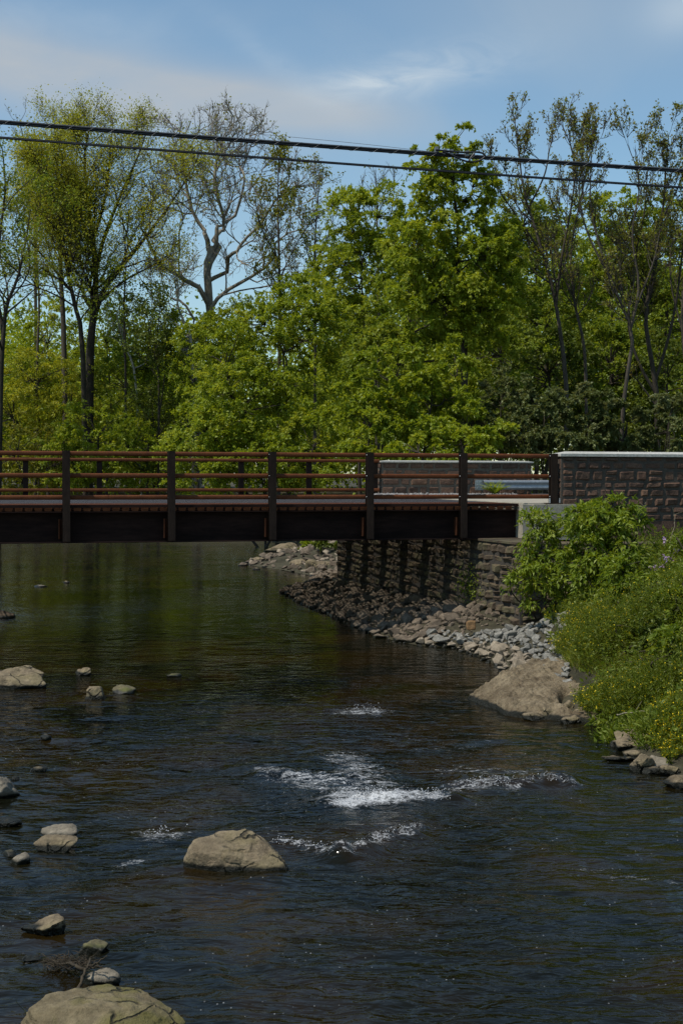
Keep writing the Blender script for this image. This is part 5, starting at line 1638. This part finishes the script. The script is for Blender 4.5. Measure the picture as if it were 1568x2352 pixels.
def weed_patch(name, label, cat, cx, cy, rx, ry, Y0, Y1, n_st, hgt, seed, leaf, lsize, lw, per, flowers=None, kind=None, group=None, lean=.35, stem_w=.0025, fl_n=0, fl_size=.012, curve=.25, heads=False):
    """many thin stems rising from the bank with narrow leaves along them, flower heads at the tips"""
    r = np.random.default_rng(seed)
    pts = []
    while len(pts) < n_st:
        a = r.uniform(0, 2 * math.pi); q = math.sqrt(r.random())
        px, py = cx + rx * q * math.cos(a), cy + ry * q * math.sin(a)
        Y = Y1 + (Y0 - Y1) * np.clip((py - (cy - ry)) / (2 * ry), 0, 1) + r.normal(0, .12)
        p = W(px, py, Y); g_ = gz(p[0], p[1])
        pts.append((p[0], p[1], g_))
    pts = np.array(pts)
    c = pts.mean(0)
    root = None
    org = np.array([c[0], c[1], gz(c[0], c[1])])
    hh = hgt * r.uniform(.5, 1.1, n_st) * (.85 + .55 * noise(np.stack([pts[:, 0] * 2.6, pts[:, 1] * 2.6, pts[:, 0] * 0], -1), seed % 50))
    out_d = (pts - c) * [1, 1, 0]
    out_d = out_d / max(np.linalg.norm(out_d, axis=1).max(), .01)
    d0 = unit(out_d * lean * 1.6 + r.normal(0, lean * .5, pts.shape) * [1, 1, .2] + [-.12, -.10, 1.0])
    k = 6
    P = [pts - [0, 0, .03]]; d = d0
    for i in range(k):
        d = unit(d + r.normal(0, .10, d.shape) + out_d * curve * .25 + [0, 0, -curve * .06 * i])
        P.append(P[-1] + d * (hh / k)[:, None])
    P = np.stack(P, 1)
    mb = MB(); mb.tubes(P, np.tile(np.linspace(stem_w, stem_w * .4, k + 1), (n_st, 1)), 3, tint=.45)
    A, D, pi = tip_leaves(P, per, r, .012, .12)
    D = unit(D + [0, 0, .25])
    # stem faces + leaves share one foliage mesh
    s = lsize * r.uniform(.5, 1.3, len(A))
    if kind != 'stuff':
        root = empty(name, org, label, cat, group)
        mb.build('stem', LEAF[leaf], root, True, org)
        leaves_mesh('foliage', A, D, s, s * lw, LEAF[leaf], r.normal(.5, .18, n_st)[pi] + r.normal(0, .12, len(A)), root, org, r)
        if flowers is not None and fl_n:
            sel = np.repeat(np.arange(n_st), fl_n)
            t_ = r.uniform(.72, 1.0, len(sel)); x = t_ * k; i = np.minimum(x.astype(int), k - 1); f = (x - i)[:, None]
            F = P[sel, i] * (1 - f) + P[sel, i + 1] * f + r.normal(0, .018, (len(sel), 3))
            F_all = F
            keep = r.random(n_st)[sel] < .62
            F = F[keep]
            if heads:
                for q_ in range(n_st):
                    fq = F_all[sel == q_]
                    leaves_mesh('flower_head', fq, unit(r.normal(size=fq.shape) + [0, -.2, .6]), np.full(len(fq), fl_size * 1.6), np.full(len(fq), fl_size * .7), flowers, r.random(len(fq)), root, org, r)
                return root
            bl_ = leaves_mesh('blossom', F, unit(r.normal(size=F.shape) + [0, -.2, .6]), np.full(len(F), fl_size * 1.6), np.full(len(F), fl_size * .7), flowers, r.random(len(F)), root, org, r)
            tag(bl_, kind='stuff')
    return root


# grass and weeds that nobody could count
r = np.random.default_rng(820)
NBL = 52000
gx_ = r.uniform(3.2, 9.5, NBL * 2); gy_ = r.uniform(15.5, 30.5, NBL * 2)
ins = gx_ - edge_x(gy_)
ok = (ins > .35) & (gx_ < .27 * gy_ + 1.2) & ~((gy_ > 27.9) & (gx_ < 4.3)) & ~((gy_ < 26.2) & (gy_ > 20.2) & (ins < .9)) & ((gy_ - 29.6) < .253 * gx_ - .25) & ~((gy_ > 23.5) & (gx_ < 4.1))
gx_, gy_ = gx_[ok][:NBL], gy_[ok][:NBL]
dn = noise(np.stack([gx_ * 1.1, gy_ * 1.1, gx_ * 0], -1), 12)
z_ = ground_z(gx_, gy_)
P = np.stack([gx_, gy_, z_ - .02], -1)
Lb = (.13 + .15 * (dn + .6)) * r.uniform(.4, 1.25, len(P))
D0 = unit(r.normal(0, .5, P.shape) * [1, 1, .3] + [-.15, -.1, 1])
M1 = P + D0 * (Lb * .55)[:, None]; D1 = unit(D0 + r.normal(0, .35, P.shape) * [1, 1, .4] + [-.25, -.12, -.28])
T1 = M1 + D1 * (Lb * .5)[:, None]
S = unit(np.cross(D0, r.normal(size=P.shape))); w = (.0035 + .0045 * r.random(len(P)))[:, None]
V = np.stack([P - S * w, P + S * w, M1 + S * w * .85, M1 - S * w * .85, T1], 1).reshape(-1, 3)
bidx = np.arange(len(P))[:, None] * 5
tint = np.clip(.5 + .25 * noise(np.stack([gx_ * .7, gy_ * .7, gx_ * 0], -1), 14) + r.normal(0, .2, len(P)), 0, 1)
o = obj('grass', mesh_np('grass', V, [bidx + np.array([[0, 1, 2, 3]]), bidx + np.array([[3, 2, 4]])], LEAF['grass'], False, {'tint': np.concatenate([tint, tint])}))
tag(o, 'tangled green grass with dry blades covering the right bank', 'grass', kind='stuff')
NW = 30000
k = r.permutation(len(P))[:NW]
Pw = P[k] + np.array([0, 0, 1.0]) * (r.uniform(.05, .42, NW) * (.8 + .5 * dn[k]))[:, None] + r.normal(0, .03, (NW, 3))
s = r.uniform(.035, .095, NW)
o = leaves_mesh('undergrowth', Pw, unit(r.normal(size=(NW, 3)) + [-.2, -.3, .1]), s, s * r.uniform(.16, .34, NW), LEAF['weed'], np.clip(.5 + .3 * noise(Pw * .9, 15) + r.normal(0, .14, NW), 0, 1), None, (0, 0, 0), r)
tag(o, 'low mixed leafy undergrowth among the grass of the right bank', 'undergrowth', kind='stuff')

MUST = [  # cx, cy (root area), rx, ry, Y0, Y1, stems, height, label, flowers per stem
    (1345, 1452, 60, 40, 22.6, 23.6, 210, .62, 'mustard clump with the most yellow blossom, above the grey quarry stones', 5),
    (1420, 1440, 60, 45, 22.4, 23.4, 210, .62, 'feathery mustard clump behind, its top dusted yellow beside the small shrub', 2),
    (1395, 1545, 55, 40, 20.9, 21.9, 230, .62, 'green feathery mustard clump with few blossoms leaning over the big bank slab', 1),
    (1480, 1520, 60, 50, 20.6, 21.8, 230, .66, 'dense green mustard clump in the middle of the bank, hardly flowering', 1),
    (1385, 1625, 40, 30, 19.4, 20.0, 150, .48, 'low mustard clump hanging over the hollow of the bank slab', 3),
    (1460, 1630, 60, 34, 18.7, 19.6, 200, .50, 'low green mustard clump above the drooping waterside weeds', 1),
    (1540, 1610, 50, 50, 18.4, 19.6, 170, .55, 'mustard clump with loose scattered yellow heads near the right edge', 1),
    (1550, 1400, 40, 50, 21.2, 22.2, 110, .55, 'thin mustard stems among grass near the right edge, few blossoms', 1),
    (1338, 1512, 40, 26, 22.2, 22.8, 120, .42, 'small mustard clump between the big bank slab and the grey stones', 3),
    (1552, 1722, 36, 34, 16.4, 17.4, 150, .42, 'yellow topped mustard clump beside the tan slab at the right edge', 5)]
for i, (cx, cy, rx, ry, Y0, Y1, ns, hg, lab, fn_) in enumerate(MUST):
    weed_patch('mustard_plant', lab, 'flowering plant', cx, cy, rx, ry, Y0, Y1, int(ns * 1.5), hg * 1.12, 830 + i, 'mustard', .055, .13, 26, PETAL_Y, None, 'yellow flowering mustard on the right bank', fl_n=fn_, fl_size=.014)
for i, (cx, cy, rx, ry, Y0, Y1, ns, hg, lab) in enumerate([
    (1425, 1668, 42, 14, 18.0, 18.4, 46, .34, 'drooping broad weeds trailing into the water below the mustard'),
    (1395, 1650, 26, 14, 18.6, 19.0, 28, .30, 'small tuft of narrow leaved weeds at the waterline beside the slab foot'),
    (1480, 1668, 34, 14, 17.8, 18.2, 32, .34, 'weeds overhanging the pale rocks at the right bank'),
    (1470, 1385, 40, 18, 22.3, 22.8, 46, .42, 'rosette of long green leaves below the small shrub'),
    (1300, 1395, 26, 16, 24.4, 24.8, 26, .32, 'low weeds where the grey quarry stones meet the tall narrow shrub')]):
    weed_patch('bank_weed', lab, 'weed', cx, cy, rx, ry, Y0, Y1, ns, hg, 850 + i, 'weed', .11, .20, 9, None, None, None, lean=.6, curve=.9, stem_w=.003)
for i, (cx, cy, rx, ry, Y0, Y1, ns, hg, lab) in enumerate([
    (1528, 1210, 46, 16, 28.6, 29.2, 90, .62, 'tall pale grassy weeds against the near parapet at the right edge'),
    (1495, 1245, 34, 18, 27.4, 28.2, 70, .60, 'tall weeds between the big rounded shrub and the right edge'),
    (1550, 1285, 36, 26, 25.4, 26.4, 80, .55, 'weeds around the lilac flowers high at the right edge'),
    (1515, 1345, 40, 24, 24.0, 24.8, 80, .50, 'weeds on the slope right of the small leafy shrub'),
    (1555, 1440, 30, 30, 21.6, 22.6, 60, .48, 'weeds at the right edge halfway down the bank'),
    (1500, 1700, 40, 18, 17.0, 17.8, 90, .34, 'low weeds between the tan slab and the yellow topped clump at the right edge'),
    (1345, 1395, 34, 18, 23.8, 24.4, 60, .45, 'weeds below the big rounded shrub where the mustard begins')]):
    weed_patch('tall_weed', lab, 'weed', cx, cy, rx, ry, Y0, Y1, ns, hg, 900 + i, 'grass' if i < 2 else 'weed', .09, .13, 16, None, None, None, lean=.35, curve=.4, stem_w=.003)
for i, (cx, cy, rx, ry, Y, ns, hg, lab) in enumerate([
    (1524, 1275, 26, 16, 24.6, 24, .62, 'lilac rocket plant with the largest flower heads, high at the right'),
    (1500, 1385, 20, 14, 22.8, 10, .42, 'pale lilac rocket plant below the largest one'),
    (1462, 1372, 14, 10, 22.6, 7, .40, 'deep purple rocket flowers over the small leafy shrub')]):
    weed_patch('rocket_plant', lab, 'flowering plant', cx, cy, rx, ry, Y, Y + .3, ns, hg, 870 + i, 'weed', .08, .2, 9, PETAL_P, None, 'lilac flowering rocket plants', lean=.2, fl_n=22, fl_size=.021, heads=True)
# plants at the foot of the far parapet
weed_patch('roadside_weed', 'white flowering weed growing from gravel at the far parapet', 'weed', 985, 1130, 26, 3, 43.2, 43.4, 40, .42, 880, 'weed', .06, .2, 9, PETAL_W, None, None, lean=.2, fl_n=5, fl_size=.014)
r = np.random.default_rng(881)
fe = W(1136, 1132, 43.1); fe[2] = 2.86
fr_ = empty('fern', fe, 'small green fern in front of the guard rail', 'fern')
fp, fd, ft = [], [], []
for j in range(13):
    az = r.uniform(0, 6.28); P_ = np.array(fe); d = unit(np.array([math.cos(az) * .6, math.sin(az) * .3, 1.0])); L_ = r.uniform(.35, .62)
    for q in range(12):
        d = unit(d + np.array([math.cos(az), math.sin(az) * .5, -.2]) * .12); P_ = P_ + d * L_ / 12
        sd_ = unit(np.cross(d, UP)); 
        for sg in (-1, 1): fp.append(P_.copy()); fd.append(unit(sd_ * sg + d * .4)); ft.append(.15 * (1 - abs(q - 4) / 9))
leaves_mesh('frond', np.array(fp), np.array(fd), np.array(ft) + .03, np.array(ft) * .2 + .006, LEAF['bright'], r.normal(.5, .15, len(fp)), fr_, fe, r, roll=.2)
for pts, lab in (
        ([(1415, 1642, 18.4), (1470, 1634, 18.2), (1520, 1640, 18.0), (1575, 1655, 17.9)], 'long pale dead stalk lying over the weeds above the right bank rocks'),
        ([(1495, 1632, 18.3), (1540, 1668, 17.9), (1590, 1680, 17.8)], 'short pale dead stalk bent towards the right edge above the tan rocks'),
        ([(1500, 1580, 19.2), (1528, 1612, 18.9), (1560, 1632, 18.7)], 'slanting dry stem among green weeds at the right edge'),
        ([(1480, 1215, 27.0), (1478, 1185, 27.2), (1484, 1150, 27.2)], 'upright straw coloured dead stem in front of the near parapet'),
        ([(1536, 1250, 25.6), (1548, 1205, 25.8), (1545, 1165, 25.8)], 'leaning straw coloured dead stem near the lilac flowers')):
    PP = smooth_line([W(*q) for q in pts], 24)
    mb = MB(); mb.tubes([PP + r.normal(0, .006, PP.shape)], [np.linspace(.009, .004, 24)], 5)
    for q in (6, 12, 17):
        e_ = PP[q] + np.array([r.normal(0, .08), r.normal(0, .05), r.uniform(.06, .18)])
        mb.tubes([[PP[q], (PP[q] + e_) / 2 + r.normal(0, .01, 3), e_]], [[.004, .003, .0015]], 4)
    ds_ = mb.build('dead_stalk', MAT['straw'], None, True, PP[0]); ds_.location = tuple(PP[0])
    tag(ds_, lab, 'stalk')
# shrubs on the point beyond the bridge, creeper on the old wall
leafy_shrub('little bright shrub on the rocky point beyond the bridge', 690, 1262, 34, 22, 57, .6, 890, 900, 'bright', .13, 'point_shrub', csize=.35, dens=2.5)
leafy_shrub('dim grass and shrub beside the far end of the old wall', 750, 1272, 36, 30, 52, .8, 891, 1100, 'dark', .13, 'point_shrub', csize=.4, dens=2.5)
cw = c1 + (c0 - c1) * .80 + wn * .06 + UP * .75
cr = empty('wall_creeper', cw, 'small green creeper growing from joints of the old striped wall', 'creeper')
n_ = 260
P = cw + (c0 - c1) / Lw * r.normal(0, .28, (n_, 1)) + UP * r.normal(0, .22, (n_, 1)) + wn * r.uniform(.0, .12, (n_, 1))
s = r.uniform(.03, .07, n_)
leaves_mesh('foliage', P, unit(r.normal(size=(n_, 3)) + wn + [0, 0, -.4]), s, s * .35, LEAF['mid'], r.normal(.5, .2, n_), cr, cw, r)
